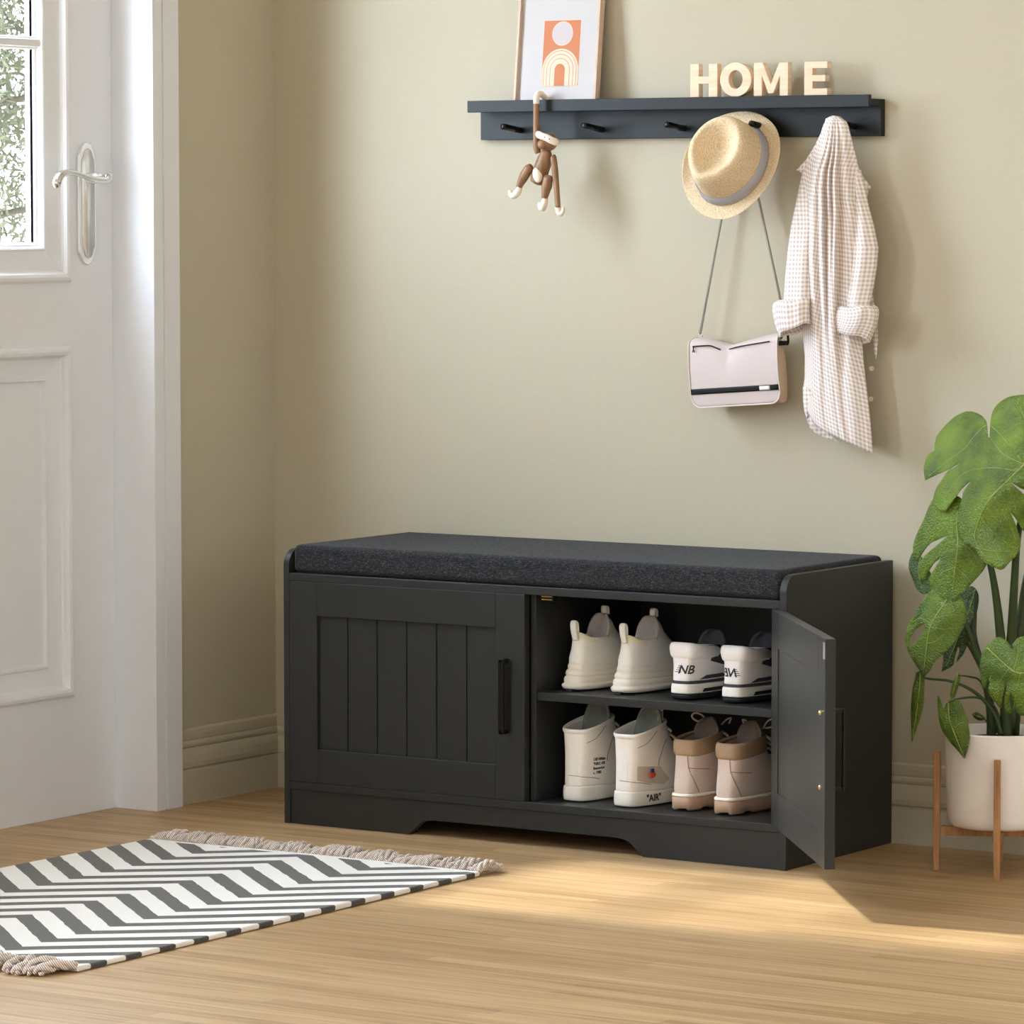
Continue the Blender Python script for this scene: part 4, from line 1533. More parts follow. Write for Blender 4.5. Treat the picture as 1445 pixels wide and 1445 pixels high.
flap_band('stripe', -BW / 2 + .0012, BW / 2 - .0012, -.0385, -.0285, M['black'], .0014, flap)
flap_band('label', .052, .073, -.0375, -.0300, M['white_label'], .0026, flap, 6)
bm = B()
zp = [(-.081, .0475), (-.06, .0475), (-.045, .0468), (-.034, .0425), (-.026, .0385)]
tube(bm, [flap_front(u, v, .0014) for u, v in smooth_path([(a, b, 0) for a, b in zp], 4) for u, v in ((u, v),)] if False else [flap_front(p.x, p.y, .0016) for p in smooth_path([(a, b, 0) for a, b in zp], 4)], .0013, 8)
zp = [(-.010, .0385), (.01, .0415), (.04, .0445), (.076, .0475)]
tube(bm, [flap_front(p.x, p.y, .0016) for p in smooth_path([(a, b, 0) for a, b in zp], 4)], .0011, 8)
part('zipper', bm, M['black'], flap, world=False, smooth=True)
bm = B()
tube(bm, [flap_front(-.079, .0465, .003), flap_front(-.0785, .0415, .0035), flap_front(-.0805, .037, .003)], .0009, 6)
tube(bm, [flap_front(-.0785, .0415, .0035), flap_front(-.0765, .037, .003)], .0008, 6)
part('zipper_pull', bm, M['black_metal'], flap, world=False)
# webbing and loop on the gusset
bm = B()
u = BW / 2 + .0008
tube(bm, [bp(u - .001, -.021, .043), bp(u - .0005, -.004, .043), bp(u - .001, .012, .043)], .0042, 8, flat=.3, upv=(1, 0, 0))
part('webbing', bm, M['black'], bag, world=False, smooth=True)
bm = B()
tube(bm, smooth_path([bp(u, .010, .043), bp(u + .001, .008, .056), bp(u + .001, .001, .0625), bp(u, -.008, .060), bp(u, -.014, .052)], 5), .0022, 8)
part('gusset_loop', bm, M['black'], bag, world=False, smooth=True)
for s_ in (-1, 1):
    bm = B()
    c0 = bp(s_ * (BW / 2 - .006) if s_ < 0 else BW / 2 + .002, .004, .0655 if s_ < 0 else .067)
    tube(bm, [c0 + Vector((.0045 * math.cos(2 * PI * i / 16), 0, .0045 * math.sin(2 * PI * i / 16))) for i in range(17)], .0011, 6, cap=False)
    part('ring', bm, M['chrome'], bag, world=False, smooth=True, label='small metal strap ring')
bm = B()
lt = rootloc(bag) + bp(-(BW / 2 - .006), .004, .069)
rtp = rootloc(bag) + bp(BW / 2 + .002, .004, .071)
pk = Vector((1.0925, -.030, 1.2635))
ptsL = [lt, at(1018, 308, 'y', -.022), at(1030, 250, 'y', -.020), Vector((1.0855, -.027, 1.256)), pk, Vector((1.0985, -.027, 1.256)), at(1066, 270, 'y', -.020), at(1071, 283, 'y', -.021), rtp]
tube(bm, ptsL, .0025, 8)
part('strap', bm, M['cord'], bag, smooth=True, label='thin grey cord strap')

# ------------------------------------------------------------------ gingham shirt
sh = root('gingham_shirt', 'beige and white gingham shirt with rolled cuffs hanging on a rack peg', 'shirt', (1.2655, -.06, 1.2))
TAB = [(165, 1174, 1184), (167, 1168, 1189), (171, 1164.5, 1193.5), (178, 1161, 1197), (190, 1157.5, 1200.5), (205, 1152, 1204), (220, 1145, 1208), (240, 1134, 1212), (260, 1129, 1215), (280, 1126, 1219),
       (310, 1125, 1222), (360, 1124, 1222), (420, 1128, 1218), (470, 1132, 1216), (500, 1135.5, 1218), (530, 1135.5, 1221), (550, 1133.5, 1223.5), (580, 1134, 1227), (600, 1138, 1229), (620, 1144, 1230.5), (645, 1150, 1232)]
NR, NC = 72, 150
ys = -.054
rs_ = random.Random(12)
FOLD = [(-.55, .12, 1.0), (-.27, .075, 1.2), (-.08, .055, 1.2), (.10, .07, 1.4), (.52, .22, .9)]


def fold(s, t):
    """ridges running from the peg down the cloth; s -1..1 across, t 0..1 down"""
    v = 0
    sharp = min(1, .25 + t * 3)
    for c_, w_, a_ in FOLD:
        cc = c_ * (1 - .12 * t) + .03 * math.sin(5 * t + c_ * 9)
        ww = w_ * (1 + .5 * t)
        v += a_ * math.exp(-((s - cc) / ww) ** 2)
    return v * sharp * (1 - .72 * max(0, min(1, (t - .55) / .25)))


rows = []
for i in range(NR + 1):
    t = i / NR
    ty = t ** 1.0
    ring_ = []
    for j in range(NC):
        th = 2 * PI * j / NC
        s = -math.cos(th)                       # -1 left .. 1 right
        front = math.sin(th)
        u_ = (s + 1) / 2
        hem = 566 + 33 * min(1, u_ / .14) ** .9 + 41 * max(0, (u_ - .14) / .86) ** .75 if front > 0 else 566 + 72 * max(0, u_) ** .5
        yy = 165 + ty * (hem - 165)
        Lx, Rx = lerp_table(TAB, yy)
        px = (Lx + Rx) / 2 + s * (Rx - Lx) / 2
        w_m = (Rx - Lx) / 800
        thick = .012 + .016 * min(1, t * 4)
        bulge = abs(front) ** .7
        if front > 0:
            y = ys - thick * bulge * (.5 if t > .5 else .62) - .021 * fold(s, t) * min(1, bulge * 1.6) * min(1, t * 6 + .1)
            y -= .004 * math.sin(s * 7 + 6 * t) * max(0, t - .5) * bulge
        else:
            y = ys + .020 * bulge * min(1, t * 5 + .3)
        y -= .026 * max(0, 1 - t * 7) ** .7
        p = at(px, yy, 'y', y)
        ring_.append(p)
    rows.append(ring_)
bm = B()
loft(bm, rows, True, True, False, uv=True)
bmesh.ops.recalc_face_normals(bm, faces=[f for f in bm.faces])
shirt_body = part('shirt_body', bm, M['gingham'], sh, smooth=True, solid=.0012)


def sleeve(name, path, n=40, amp=.0035, seed=1, open_end=True):
    """path rows: px, py, y, half width in px, depth half in m"""
    P = []
    for a, b in zip(path, path[1:]):
        for k in range(6):
            t = k / 6
            P.append(tuple(p + (q - p) * t for p, q in zip(a, b)))
    P.append(path[-1])
    rings = []
    rn = random.Random(seed)
    fr_ = [(rn.uniform(0, 2 * PI), rn.choice([3, 4, 5, 7])) for _ in range(3)]
    for i, (px, py, y, hw, dp) in enumerate(P):
        t = i / (len(P) - 1)
        rg = []
        for j in range(n):
            th = 2 * PI * j / n
            f = sum(math.sin(k * th + ph + 2.2 * t) for ph, k in fr_) / 3
            q = at(px - hw * math.cos(th), py, 'y', y - (dp + amp * f) * math.sin(th))
            rg.append(q)
        rings.append(rg)
    bm = B()
    loft(bm, rings, True, True, False, uv=True)
    bmesh.ops.recalc_face_normals(bm, faces=bm.faces)
    return part(name, bm, M['gingham'], sh, smooth=True, solid=.0012)


sl = sleeve('sleeve', [(1140, 238, -.052, 7, .006), (1139, 262, -.055, 11, .012), (1136, 290, -.058, 14, .016), (1134, 320, -.060, 18, .018), (1131, 350, -.062, 19, .02), (1128, 390, -.064, 20, .021), (1126, 425, -.065, 20.5, .022), (1124, 445, -.065, 20, .022)], seed=5)
sr = sleeve('sleeve', [(1207, 240, -.052, 8, .006), (1208, 262, -.056, 12, .012), (1211, 290, -.060, 15, .017), (1214, 320, -.063, 20, .020), (1215, 350, -.065, 25, .022), (1213, 375, -.066, 25, .022), (1210, 405, -.068, 23, .022), (1207, 432, -.069, 20, .021), (1206, 448, -.069, 18, .02)], seed=8)


def cuff(parent, path, n=44, seed=2):
    rings = []
    rn = random.Random(seed)
    ph = [rn.uniform(0, 6) for _ in range(4)]
    for i, (px, py, y, hw, dp, tl) in enumerate(path):
        rg = []
        for j in range(n):
            th = 2 * PI * j / n
            w = 1 + .035 * math.sin(5 * th + ph[0] + i * .5) + .03 * math.sin(9 * th + ph[1])
            q = at(px - hw * w * math.cos(th), py - tl * math.cos(th) + 1.2 * math.sin(4 * th + ph[2]) - (5.0 * math.sin(th) if i > len(path) // 2 else 0), 'y', y - dp * w * math.sin(th))
            rg.append(q)
        rings.append(rg)
    bm = B()
    loft(bm, rings, True, False, False, uv=True)
    bmesh.ops.recalc_face_normals(bm, faces=bm.faces)
    return part('rolled_cuff', bm, M['gingham'], parent, smooth=True, subsurf=1, solid=.0015)


cuff(sl, [(1124, 426, -.068, 18, .018, -2), (1120, 421.5, -.070, 25, .026, -2), (1118, 425, -.071, 27, .03, -2), (1117.5, 436, -.071, 27, .031, -3), (1119, 450, -.070, 25.5, .03, -5), (1121, 460, -.070, 24, .029, -7), (1122, 467, -.070, 22.5, .027, -8), (1122, 466, -.069, 19.5, .023, -8), (1122, 458, -.069, 17, .02, -7), (1122, 446, -.069, 15, .018, -5)], seed=3)
cuff(sr, [(1206, 436, -.072, 18, .018, 0), (1207, 431, -.074, 23, .026, -1), (1209, 433, -.075, 29, .032, -2), (1209.5, 442, -.076, 31, .034, -2), (1208, 455, -.075, 30, .033, 2), (1206, 464, -.074, 27.5, .031, 4), (1205, 471, -.073, 26, .029, 5), (1205, 479, -.072, 23.5, .027, 5), (1205, 479, -.071, 20, .022, 5), (1205, 468, -.071, 17, .02, 4), (1205, 452, -.071, 15, .018, 2)], seed=6)


def cloth_flap(name, pts, y, parent, thick=.0016):
    """small free piece of cloth: outline in the photo's frame plus its own depths"""
    bm = B()
    vs = [bm.verts.new(at(u, v, 'y', y + dy)) for u, v, dy in pts]
    f = bm.faces.new(vs)
    lay = bm.loops.layers.uv.verify()
    for lp in f.loops:
        lp[lay].uv = (lp.vert.co.x, lp.vert.co.z)
    bmesh.ops.triangulate(bm, faces=bm.faces)
    bmesh.ops.subdivide_edges(bm, edges=bm.edges[:], cuts=2, use_grid_fill=True)
    return part(name, bm, M['gingham'], parent, smooth=True, solid=thick)


cloth_flap('collar', [(1159, 186, -.010), (1150, 205, -.006), (1137, 226, .002), (1124, 240, .006), (1131, 244, .004), (1140, 236, 0), (1150, 222, -.004), (1160, 205, -.008)], -.058, shirt_body)
cloth_flap('collar', [(1199, 186, .0), (1204, 210, .004), (1210, 232, .008), (1217, 248, .010), (1229, 264, .014), (1225.5, 270, .014), (1213, 262, .010), (1222, 278, .014), (1210, 256, .006), (1200, 232, .0), (1195, 205, -.004)], -.056, shirt_body)
cloth_flap('collar', [(1166, 168, -.004), (1175, 163.5, -.006), (1186, 165, -.002), (1195, 172, .006), (1198, 180, .010), (1190, 174, .0), (1180, 170, -.008), (1170, 171, -.009), (1164, 178, -.006)], -.070, shirt_body)
# second front panel edge hanging behind, with its buttons
cloth_flap('placket', [(1226, 395, 0), (1232, 420, 0), (1238, 445, 0), (1239, 480, .002), (1237, 506, .004), (1234, 498, .004), (1232, 470, .002), (1226, 440, 0), (1222, 410, 0)], -.036, shirt_body)
for u, v in ((1230, 520), (1229, 563)):
    bm = B()
    c = at(u, v, 'y', -.034)
    tube(bm, [c + Vector((0, .001, 0)), c - Vector((0, .0012, 0))], .0042, 14)
    tube(bm, [c + Vector((0, .001, 0)), c + Vector((-.006, .002, .001))], .0006, 6)
    part('button', bm, M['button'], shirt_body, smooth=False, label='small pale shell button')
# side tail of the shirt behind the hem slit
cloth_flap('shirt_tail', [(1133.6, 545, 0), (1142, 548, -.004), (1148, 556, -.006), (1148, 566, -.004), (1145, 579, 0), (1139.5, 592, .002), (1136, 582, 0), (1134, 565, 0)], -.060, shirt_body)
cloth_flap('shirt_tail', [(1138, 575, 0), (1147, 566, 0), (1150, 580, .002), (1160, 598, .004), (1172, 612, .004), (1184, 624, .004), (1165, 618, .002), (1152, 612, 0), (1143, 603, 0), (1139, 592, 0)], -.040, shirt_body)

# ------------------------------------------------------------------ plant stand, pot and monstera
PCX, PCY = 1.649, -.204
st = root('plant_stand', 'four-legged acacia wood plant stand on the floor right of the shoe bench', 'plant stand', (PCX, PCY, 0))
ang0 = math.atan2(-.299 + .204, 1.693 - 1.649)
LEG = [(PCX + .104 * math.cos(ang0 + k * PI / 2), PCY + .104 * math.sin(ang0 + k * PI / 2)) for k in range(4)]
for k, (x, y) in enumerate(LEG):
    bm = B()
    a = ang0 + k * PI / 2
    vs = []
    r = .0068
    rings = []
    for z, s_ in ((0, .8), (.05, 1), (.2, 1), (.2015, .9)):
        rings.append([(x + r * s_ * (math.cos(a + q) * 1.2), y + r * s_ * (math.sin(a + q) * 1.2), z) for q in (PI / 4, 3 * PI / 4, 5 * PI / 4, 7 * PI / 4)])
    loft(bm, rings, True, True, True)
    for f in bm.faces:
        f.smooth = False
    part('leg', bm, M['stand_wood'], st, bevel=.001)
for k in range(2):
    (xa, ya_), (xb, yb_) = LEG[k], LEG[k + 2]
    d_ = (Vector((xb, yb_, 0)) - Vector((xa, ya_, 0))).normalized()
    q = Vector((-d_.y, d_.x, 0)) * .008
    bm = B()
    z0, z1_ = (.0615, .0765) if k == 0 else (.0595, .0755)
    a_, b_ = Vector((xa, ya_, 0)) + d_ * .008, Vector((xb, yb_, 0)) - d_ * .008
    vs = [bm.verts.new(p) for p in (a_ - q + Vector((0, 0, z0)), b_ - q + Vector((0, 0, z0)), b_ + q + Vector((0, 0, z0)), a_ + q + Vector((0, 0, z0)),
                                    a_ - q + Vector((0, 0, z1_)), b_ - q + Vector((0, 0, z1_)), b_ + q + Vector((0, 0, z1_)), a_ + q + Vector((0, 0, z1_)))]
    for f in ((0, 3, 2, 1), (4, 5, 6, 7), (0, 1, 5, 4), (1, 2, 6, 5), (2, 3, 7, 6), (3, 0, 4, 7)):
        bm.faces.new([vs[i] for i in f])
    bmesh.ops.recalc_face_normals(bm, faces=bm.faces)
    part('cross_bar', bm, M['stand_wood'], st, bevel=.001)

pl_ = root('potted_monstera', 'monstera with broad split leaves in a white pot standing in the wooden stand', 'potted plant', (PCX, PCY, .077))
bm = B()
R0 = .0935
lathe(bm, [(.001, .0772), (.070, .0772), (.078, .079), (.0835, .084), (.0862, .095), (.0885, .14), (.0905, .19), (.0915, .236), (.0912, .2385), (.0895, .2395), (.0875, .2385), (.0872, .21), (.086, .19), (.001, .19)], (PCX, PCY, 0), 72)
part('pot', bm, M['pot'], pl_, smooth=True, label='white ceramic pot')
bm = B()
lathe(bm, [(.001, .225), (.04, .2245), (.07, .223), (.0868, .221)], (PCX, PCY, 0), 48)
bmesh.ops.recalc_face_normals(bm, faces=bm.faces)
part('soil', bm, M['soil'], pl_, smooth=True)


def pip(x, y, poly):
    c = False
    j = len(poly) - 1
    for i in range(len(poly)):
        xi, yi = poly[i]
        xj, yj = poly[j]
        if (yi > y) != (yj > y) and x < (xj - xi) * (y - yi) / (yj - yi) + xi:
            c = not c
        j = i
    return c


def smooth2(pts, k=3):
    n = len(pts)
    out = []
    for i in range(n):
        p0, p1, p2, p3 = [Vector(pts[(i + o) % n][:2]) for o in (-1, 0, 1, 2)]
        sharp = len(pts[i]) > 2 or len(pts[(i + 1) % n]) > 2
        for j in range(k):
            t = j / k
            if sharp:
                q = p1 + (p2 - p1) * t
                # gentle bow kept on edges next to a sharp point
            else:
                q = .5 * ((2 * p1) + (p2 - p0) * t + (2 * p0 - 5 * p1 + 4 * p2 - p3) * t * t + (3 * p1 - p0 - 3 * p2 + p3) * t ** 3)
            out.append((q.x, q.y))
    return out


def leaf(outline, mid, y0, holes=(), veins=(), lean=0., cup=.012, droop=0., mt='leaf', parent=None, yaw=0., wav=.002, label=None):
    """monstera blade. outline, midrib and slits are surveyed at depth y0; the blade then curves off that plane."""
    parent = parent or pl_
    pts = smooth2(outline)
    hl = [smooth2(h, 3) for h in holes]
    P0 = Vector(mid[0]); P1 = Vector(mid[-1])
    ax = (P1 - P0)
    Lm = ax.length
    ax = ax.normalized()
    nx_ = Vector((-ax.y, ax.x))

    def dist_mid(p):
        best = 1e9
        for a, b in zip(mid, mid[1:]):
            a, b = Vector(a), Vector(b)
            t = max(0, min(1, (p - a).dot(b - a) / (b - a).length_squared))
            best = min(best, (p - (a + (b - a) * t)).length)
        return best

    def lift(u, v):
        p = Vector((u, v))
        d = dist_mid(p)
        t = (p - P0).dot(ax) / Lm
        s_ = (p - P0).dot(nx_)
        y = y0 + cup * (d / 60) ** 1.5 * 2.0 + droop * (t - .4) ** 2 + lean * (t - .5) + yaw * s_ / 60
        y += wav * math.sin(d * .16 + t * 9)
        y -= .0016 * math.exp(-(d / 3) ** 2) * -1
        return y

    def P(u, v, off=0):
        # survey on the mid plane, then move along the room's y axis by the curvature
        q = at(u, v, 'y', y0)
        q2 = at(u, v, 'y', lift(u, v) + off)
        return q2
    step = 5.0
    verts = [Vector(p) for p in pts]
    edges = [(i, (i + 1) % len(pts)) for i in range(len(pts))]
    for h in hl:
        b0 = len(verts)
        verts += [Vector(p) for p in h]
        edges += [(b0 + i, b0 + (i + 1) % len(h)) for i in range(len(h))]
    us = [p[0] for p in pts]; vs_ = [p[1] for p in pts]
    u = min(us) + step * .5
    row_ = 0
    while u < max(us):
        v = min(vs_) + (step * .25 if row_ % 2 else step * .75)
        while v < max(vs_):
            if pip(u, v, pts) and not any(pip(u, v, h) for h in hl):
                if min((Vector((u, v)) - q).length for q in verts[:len(pts) + sum(len(h) for h in hl)]) > step * .45:
                    verts.append(Vector((u, v)))
            v += step
        u += step
        row_ += 1
    res = geometry.delaunay_2d_cdt(verts, edges, [], 0, 1e-5)
    bm = B()
    vv = [bm.verts.new(P(*p)) for p in res[0]]
    for f in res[2]:
        c = sum((res[0][i] for i in f), Vector((0, 0))) / len(f)
        if pip(c.x, c.y, pts) and not any(pip(c.x, c.y, h) for h in hl):
            try:
                ff = bm.faces.new([vv[i] for i in f])
                ff.smooth = True
            except ValueError:
                pass
    bmesh.ops.delete(bm, geom=[v for v in bm.verts if not v.link_faces], context='VERTS')
    bm.normal_update()
    for f in bm.faces:
        if f.normal.y > 0:
            f.normal_flip()
    # give the blade real thickness
    base = bm.faces[:]
    r_ = bmesh.ops.duplicate(bm, geom=base)
    dv = [g_ for g_ in r_['geom'] if isinstance(g_, bmesh.types.BMVert)]
    for v in dv:
        v.co.y += .0012
    for f in [g_ for g_ in r_['geom'] if isinstance(g_, bmesh.types.BMFace)]:
        f.normal_flip()
    vm = r_['vert_map']
    bnd = [e_ for e_ in bm.edges if len(e_.link_faces) == 1 and e_.verts[0] not in set(dv)]
    for e_ in bnd:
        a, b = e_.verts
        if a in vm and b in vm:
            try:
                bm.faces.new((a, b, vm[b], vm[a]))
            except ValueError:
                pass
    # midrib and side veins as fine raised ribs
    mp_ = [(p.x, p.y) for p in smooth_path([(a, b, 0) for a, b in mid], 5)]
    path = [P(a, b, -.0004) for a, b in mp_]
    nb = len(path)
    tube(bm, path, [.0012 * (1 - .6 * i / nb) for i in range(nb)], 6, mat=1)
    for vn in veins:
        pp = [(p.x, p.y) for p in smooth_path([(a, b, 0) for a, b in vn], 4)]
        path = [P(a, b, -.0001) for a, b in pp]
        nb = len(path)
        tube(bm, path, [.0005 * (1 - .6 * i / nb) for i in range(nb)], 5, mat=1)
    o = part('leaf', bm, [M[mt], M['vein']], parent, label=label)
    return o


# big top leaf
leaf([(1394, 617, 1), (1393, 603), (1390.5, 593), (1381, 584), (1364, 580.5), (1346, 589), (1329.5, 605), (1321, 617), (1319, 626, 1), (1318.5, 635, 1), (1310, 641), (1304.5, 654), (1303.5, 665), (1305.3, 678, 1),
      (1322, 670), (1340, 662), (1357, 652, 1), (1348, 659), (1337, 665), (1329, 677), (1321, 689), (1317, 702), (1316, 712), (1322, 720), (1334, 722), (1346, 706, 1), (1356, 691), (1370, 678, 1), (1360, 693), (1357, 705),
      (1352, 722), (1350, 738), (1352, 752), (1358, 765), (1366, 768, 1), (1376, 775), (1384, 788), (1392, 795), (1403, 801), (1414, 804), (1424, 794), (1436, 781), (1440, 768), (1437.6, 755), (1431, 735), (1424, 720, 1), (1434, 733), (1446, 752), (1462, 762), (1478, 745),
      (1474, 722), (1460, 708), (1446, 699), (1424, 679, 1), (1440, 689), (1462, 696), (1486, 690), (1500, 668), (1502, 640), (1497, 610), (1484, 583), (1466, 565), (1448, 557.5), (1433.5, 558), (1420, 561.5), (1407, 571), (1399.5, 584), (1397, 602), (1396.5, 617, 1)],
     [(1462, 640), (1446, 655), (1424, 676), (1395, 706), (1381, 734), (1376, 762), (1400, 800)], -.315,
     veins=[[(1446, 655), (1415, 640), (1390, 606)], [(1446, 655), (1400, 602), (1378, 612), (1362, 632), (1340, 648), (1310, 672)], [(1435, 665), (1400, 660), (1360, 668), (1330, 705)], [(1446, 655), (1450, 610), (1440, 575)], [(1446, 655), (1470, 640), (1495, 650)],
            [(1383, 728), (1400, 750), (1436, 778)], [(1400, 700), (1425, 740), (1434, 765)], [(1376, 773), (1400, 777), (1435, 778)]], cup=.016, droop=.02, lean=-.01)
# second leaf, lower left of it
leaf([(1322, 700), (1312, 712), (1303, 734), (1295, 750), (1288.5, 768), (1289, 781), (1295, 793, 1), (1301, 782), (1314, 766), (1338, 755, 1), (1325, 767), (1306, 783), (1297, 795, 1), (1294.5, 803), (1298, 814), (1304, 822), (1309, 808, 1), (1318, 795), (1327, 789), (1318, 803), (1310, 816, 1), (1312, 831), (1325, 844), (1342, 851), (1353, 841), (1372.5, 822), (1392, 797), (1390, 770), (1384, 740), (1368, 712), (1345, 698)],
     [(1352, 716), (1350, 740), (1352, 765), (1348, 800), (1342, 848)], -.285,
     veins=[[(1352, 765), (1372, 778), (1384, 808)], [(1350, 740), (1325, 740), (1295, 768)], [(1350, 775), (1330, 780), (1300, 808)], [(1348, 800), (1326, 810), (1312, 828)], [(1348, 800), (1365, 815), (1370, 822)], [(1350, 735), (1340, 718), (1328, 705)]],
     cup=.016, droop=.03, lean=.012)
# third leaf with an oval hole
leaf([(1344, 832), (1326, 830), (1311, 835), (1298, 854), (1283, 879), (1277.6, 900), (1281, 919), (1289, 933), (1295, 942), (1301, 950), (1305, 954, 1), (1311, 948), (1320, 933), (1339, 915), (1353, 897), (1362, 879), (1363.5, 863), (1357, 844)],
     [(1342, 836), (1330, 855), (1313, 883), (1307, 915), (1303, 952)], -.278,
     holes=[[(1283, 915, 1), (1284, 901), (1295, 886), (1307, 879, 1), (1303, 893), (1291, 907)], [(1289, 876), (1303, 864, 1), (1293, 873)]],
     veins=[[(1330, 855), (1345, 850), (1358, 850)], [(1320, 872), (1340, 868), (1360, 868)], [(1313, 885), (1332, 888), (1352, 886)], [(1309, 908), (1320, 905), (1334, 893)], [(1313, 880), (1298, 872), (1286, 880)]], cup=.014, droop=.03, lean=-.012)
# folded tip below it
leaf([(1293, 949, 1), (1300, 946), (1305, 948, 1), (1304, 975), (1302.5, 997), (1296, 1020), (1286.5, 1048, 1), (1285.5, 1020), (1285.5, 995), (1288, 970)], [(1299, 948), (1296, 985), (1287, 1045)], -.262, cup=.02, droop=.01)
# small folded leaf over the pot rim
leaf([(1323, 982), (1328, 990), (1331, 1000), (1335, 993), (1342, 985), (1350, 987), (1356, 993), (1364, 1011), (1367, 1028), (1368, 1042), (1365, 1058), (1361, 1071, 1), (1352, 1060), (1342, 1049), (1334, 1038), (1327.5, 1026), (1324, 1008)],
     [(1338, 990), (1340, 1015), (1350, 1043), (1361, 1070)], -.308, veins=[[(1340, 1015), (1331, 1010), (1326, 998)], [(1345, 1028), (1356, 1020), (1362, 1020)]], cup=.02, droop=.01, lean=-.01)
leaf([(1352, 949, 1), (1355, 954), (1352, 968), (1347, 983), (1341, 984), (1342, 972), (1347, 958)], [(1352, 950), (1343, 984)], -.262, cup=.006)
# heart-shaped leaf at the right
leaf([(1426.5, 912, 1), (1420, 904), (1409, 899), (1399, 904), (1391, 913), (1385, 924), (1382.5, 942), (1384.5, 960), (1389, 972), (1395, 958, 1), (1398, 952), (1396, 964), (1395, 975), (1399, 985), (1405, 992), (1412, 999), (1414, 985), (1421, 956, 1), (1420, 972), (1417, 990), (1419, 1004), (1427, 1006), (1424, 985), (1426, 976, 1), (1430, 990), (1436, 1007), (1447, 1010), (1460, 1004), (1474, 985), (1480, 955), (1472, 920), (1458, 903), (1446, 897.5), (1435, 901)],
     [(1393, 914), (1410, 930), (1432, 948), (1452, 952), (1470, 975)], -.335,
     veins=[[(1410, 930), (1398, 932), (1386, 940)], [(1425, 942), (1412, 960), (1403, 985)], [(1440, 950), (1434, 975), (1430, 1003)], [(1430, 946), (1436, 925), (1437, 905)]], cup=.012, droop=.02)
# darker leaves at the back
leaf([(1292, 778), (1287, 781), (1282.5, 793), (1283, 805), (1287, 815), (1292, 828), (1298, 836), (1306, 838), (1316, 834), (1316, 815), (1304, 795)], [(1300, 785), (1296, 805), (1302, 834)], -.20, mt='leaf_dark', cup=.01)
leaf([(1350, 835), (1360, 833), (1370, 827), (1378, 833), (1381, 843), (1380, 855), (1378, 866), (1375, 882), (1372.5, 897), (1366, 908), (1358, 925), (1349, 935, 1), (1354, 918), (1352, 912, 1), (1347, 927), (1345, 938), (1337, 944), (1328.5, 948, 1), (1331, 932), (1332, 915), (1345, 895), (1352, 870)],
     [(1376, 832), (1368, 860), (1352, 900), (1335, 940)], -.185, mt='leaf_dark', cup=.012, veins=[[(1368, 860), (1376, 870), (1374, 888)]])
leaf([(1440, 865), (1452, 868), (1462, 880), (1458, 898), (1446, 904), (1436, 895), (1434, 878)], [(1448, 866), (1446, 900)], -.16, mt='leaf_dark', cup=.012)
leaf([(1372, 1008), (1377, 1005), (1384, 1008), (1390, 1014), (1384, 1017), (1376, 1014)], [(1374, 1008), (1388, 1014)], -.235, mt='leaf_dark', cup=.002)


def stalk(pts, r0, r1, mt='stem', parent=None):
    bm = B()
    P = smooth_path([at(u, v, 'y', y) if not isinstance(u, Vector) else u for u, v, y in pts], 6)
    n = len(P)
    tube(bm, P, [r0 + (r1 - r0) * (i / (n - 1)) ** .8 for i in range(n)], 10)
    ell(bm, P[-1], (r1, r1, r1), 8, 6)
    return part('stem', bm, M[mt], pl_, smooth=True)


stalk([(1399, 1038, -.21), (1397, 1000, -.212), (1388, 950, -.22), (1372, 905, -.235), (1358, 870, -.245), (1344, 838, -.257)], .0085, .003)
stalk([(1401, 1038, -.20), (1398, 990, -.20), (1388, 945, -.20), (1376, 900, -.195), (1376, 868, -.19), (1376, 836, -.186)], .006, .0025)
stalk([(1420, 1040, -.21), (1419, 985, -.212), (1412, 900, -.22), (1406, 845, -.235), (1398, 800, -.25), (1384, 760, -.265), (1352, 718, -.284)], .0115, .003)
stalk([(1424, 1040, -.20), (1424, 960, -.20), (1428, 890, -.21), (1431, 830, -.23), (1436, 760, -.25), (1448, 700, -.275), (1462, 642, -.312)], .0115, .0035)
stalk([(1428, 1040, -.19), (1430, 960, -.19), (1440, 880, -.18), (1449, 820, -.18), (1462, 770, -.18), (1480, 740, -.17)], .0105, .006)
stalk([(1434, 1040, -.20), (1439, 985, -.23), (1441, 950, -.28), (1435, 925, -.312), (1427, 912, -.330)], .005, .0018)
stalk([(1412, 1036, -.225), (1405, 1012, -.23), (1390, 990, -.24), (1368, 972, -.25), (1340, 961, -.26), (1306, 957, -.262), (1299, 948, -.262)], .0048, .0014)
stalk([(1416, 1036, -.215), (1404, 1000, -.22), (1390, 988, -.235), (1374, 984, -.26), (1352, 986, -.29), (1339, 991, -.306)], .0034, .0013)
stalk([(1408, 1034, -.20), (1396, 995, -.21), (1384, 962, -.215), (1368, 955, -.225), (1352, 953, -.26)], .003, .001)
stalk([(1399, 1030, -.22), (1392, 1018, -.228), (1386, 1012, -.234)], .0014, .0009)
stalk([(1396, 1036, -.18), (1390, 960, -.17), (1350, 880, -.18), (1318, 820, -.19), (1300, 787, -.198)], .004, .0015)
stalk([(1430, 1036, -.18), (1438, 960, -.165), (1446, 900, -.16), (1448, 868, -.158)], .004, .0015)

# ------------------------------------------------------------------ light
sun = bpy.data.lights.new('sun', 'SUN')
sun.energy = SUN_E
sun.angle = math.radians(SUN_A)
sun.color = (1, .97, .93)
so = bpy.data.objects.new('sun', sun)
COL.objects.link(so)
sd = Vector((1.02, .10, -1)).normalized()
so.rotation_euler = sd.to_track_quat('-Z', 'Y').to_euler()
so.location = (-6, -1.5, 6)

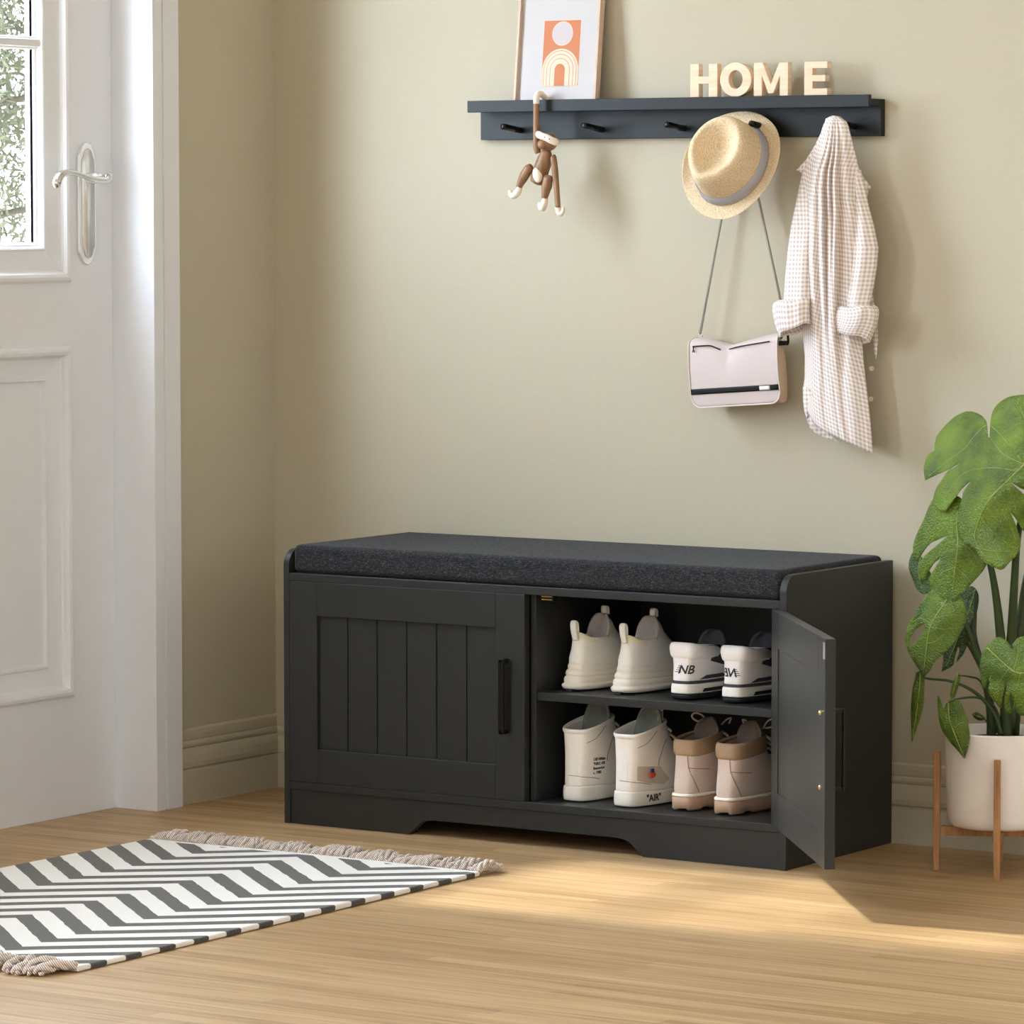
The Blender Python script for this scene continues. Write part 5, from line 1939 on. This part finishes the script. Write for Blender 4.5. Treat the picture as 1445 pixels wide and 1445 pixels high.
# sampling guide across the glazing (a portal gives off no light of its own)
pd = bpy.data.lights.new('door_portal', 'AREA')
pd.shape = 'RECTANGLE'
pd.size = 1.12
pd.size_y = .55
po = bpy.data.objects.new('door_portal', pd)
COL.objects.link(po)
po.location = (-.135, -.866, 1.59)
po.rotation_euler = Vector((1, 0, 0)).to_track_quat('-Z', 'Y').to_euler()
pd.cycles.is_portal = True

pd2 = bpy.data.lights.new('added_window_portal', 'AREA')  # sampling guide for the added, unseen window
pd2.shape = 'RECTANGLE'
pd2.size = 1.22
pd2.size_y = 1.12
po2 = bpy.data.objects.new('added_window_portal', pd2)
COL.objects.link(po2)
po2.location = (-.13, -3.15, 1.6)
po2.rotation_euler = Vector((1, 0, 0)).to_track_quat('-Z', 'Y').to_euler()
pd2.cycles.is_portal = True

w = bpy.data.worlds.new('sky')
SC.world = w
w.use_nodes = True
nt = w.node_tree
bg = nt.nodes['Background']
tc = nt.nodes.new('ShaderNodeTexCoord')
sp = nt.nodes.new('ShaderNodeSeparateXYZ')
L(nt, tc.outputs['Generated'], sp.inputs[0])
# bright hazy sky on the sunny side, softer daylight in the open part of the house
west = ramp(nt, math_n(nt, 'MULTIPLY', sp.outputs[0], -1), [(.0, (0, 0, 0, 1)), (.3, (1, 1, 1, 1))])
east = ramp(nt, sp.outputs[0], [(.1, (0, 0, 0, 1)), (.8, (1, 1, 1, 1))])
col = mix(nt, west, mix(nt, east, FILL_C, EAST_C), SKY_C)
L(nt, col, bg.inputs[0])
stg = math_n(nt, 'ADD', math_n(nt, 'ADD', FILL_E, math_n(nt, 'MULTIPLY', east, EAST_E - FILL_E)), math_n(nt, 'MULTIPLY', west, SKY_E - FILL_E))
L(nt, stg, bg.inputs[1])

SC.view_settings.view_transform = 'Standard'
SC.view_settings.look = 'None'
SC.view_settings.exposure = EXPO
SC.view_settings.gamma = 1
SC.view_settings.use_curve_mapping = False
SC.cycles.use_denoising = True
SC.cycles.max_bounces = 10
SC.cycles.diffuse_bounces = 6
SC.cycles.transparent_max_bounces = 12
SC.cycles.sample_clamp_indirect = 8
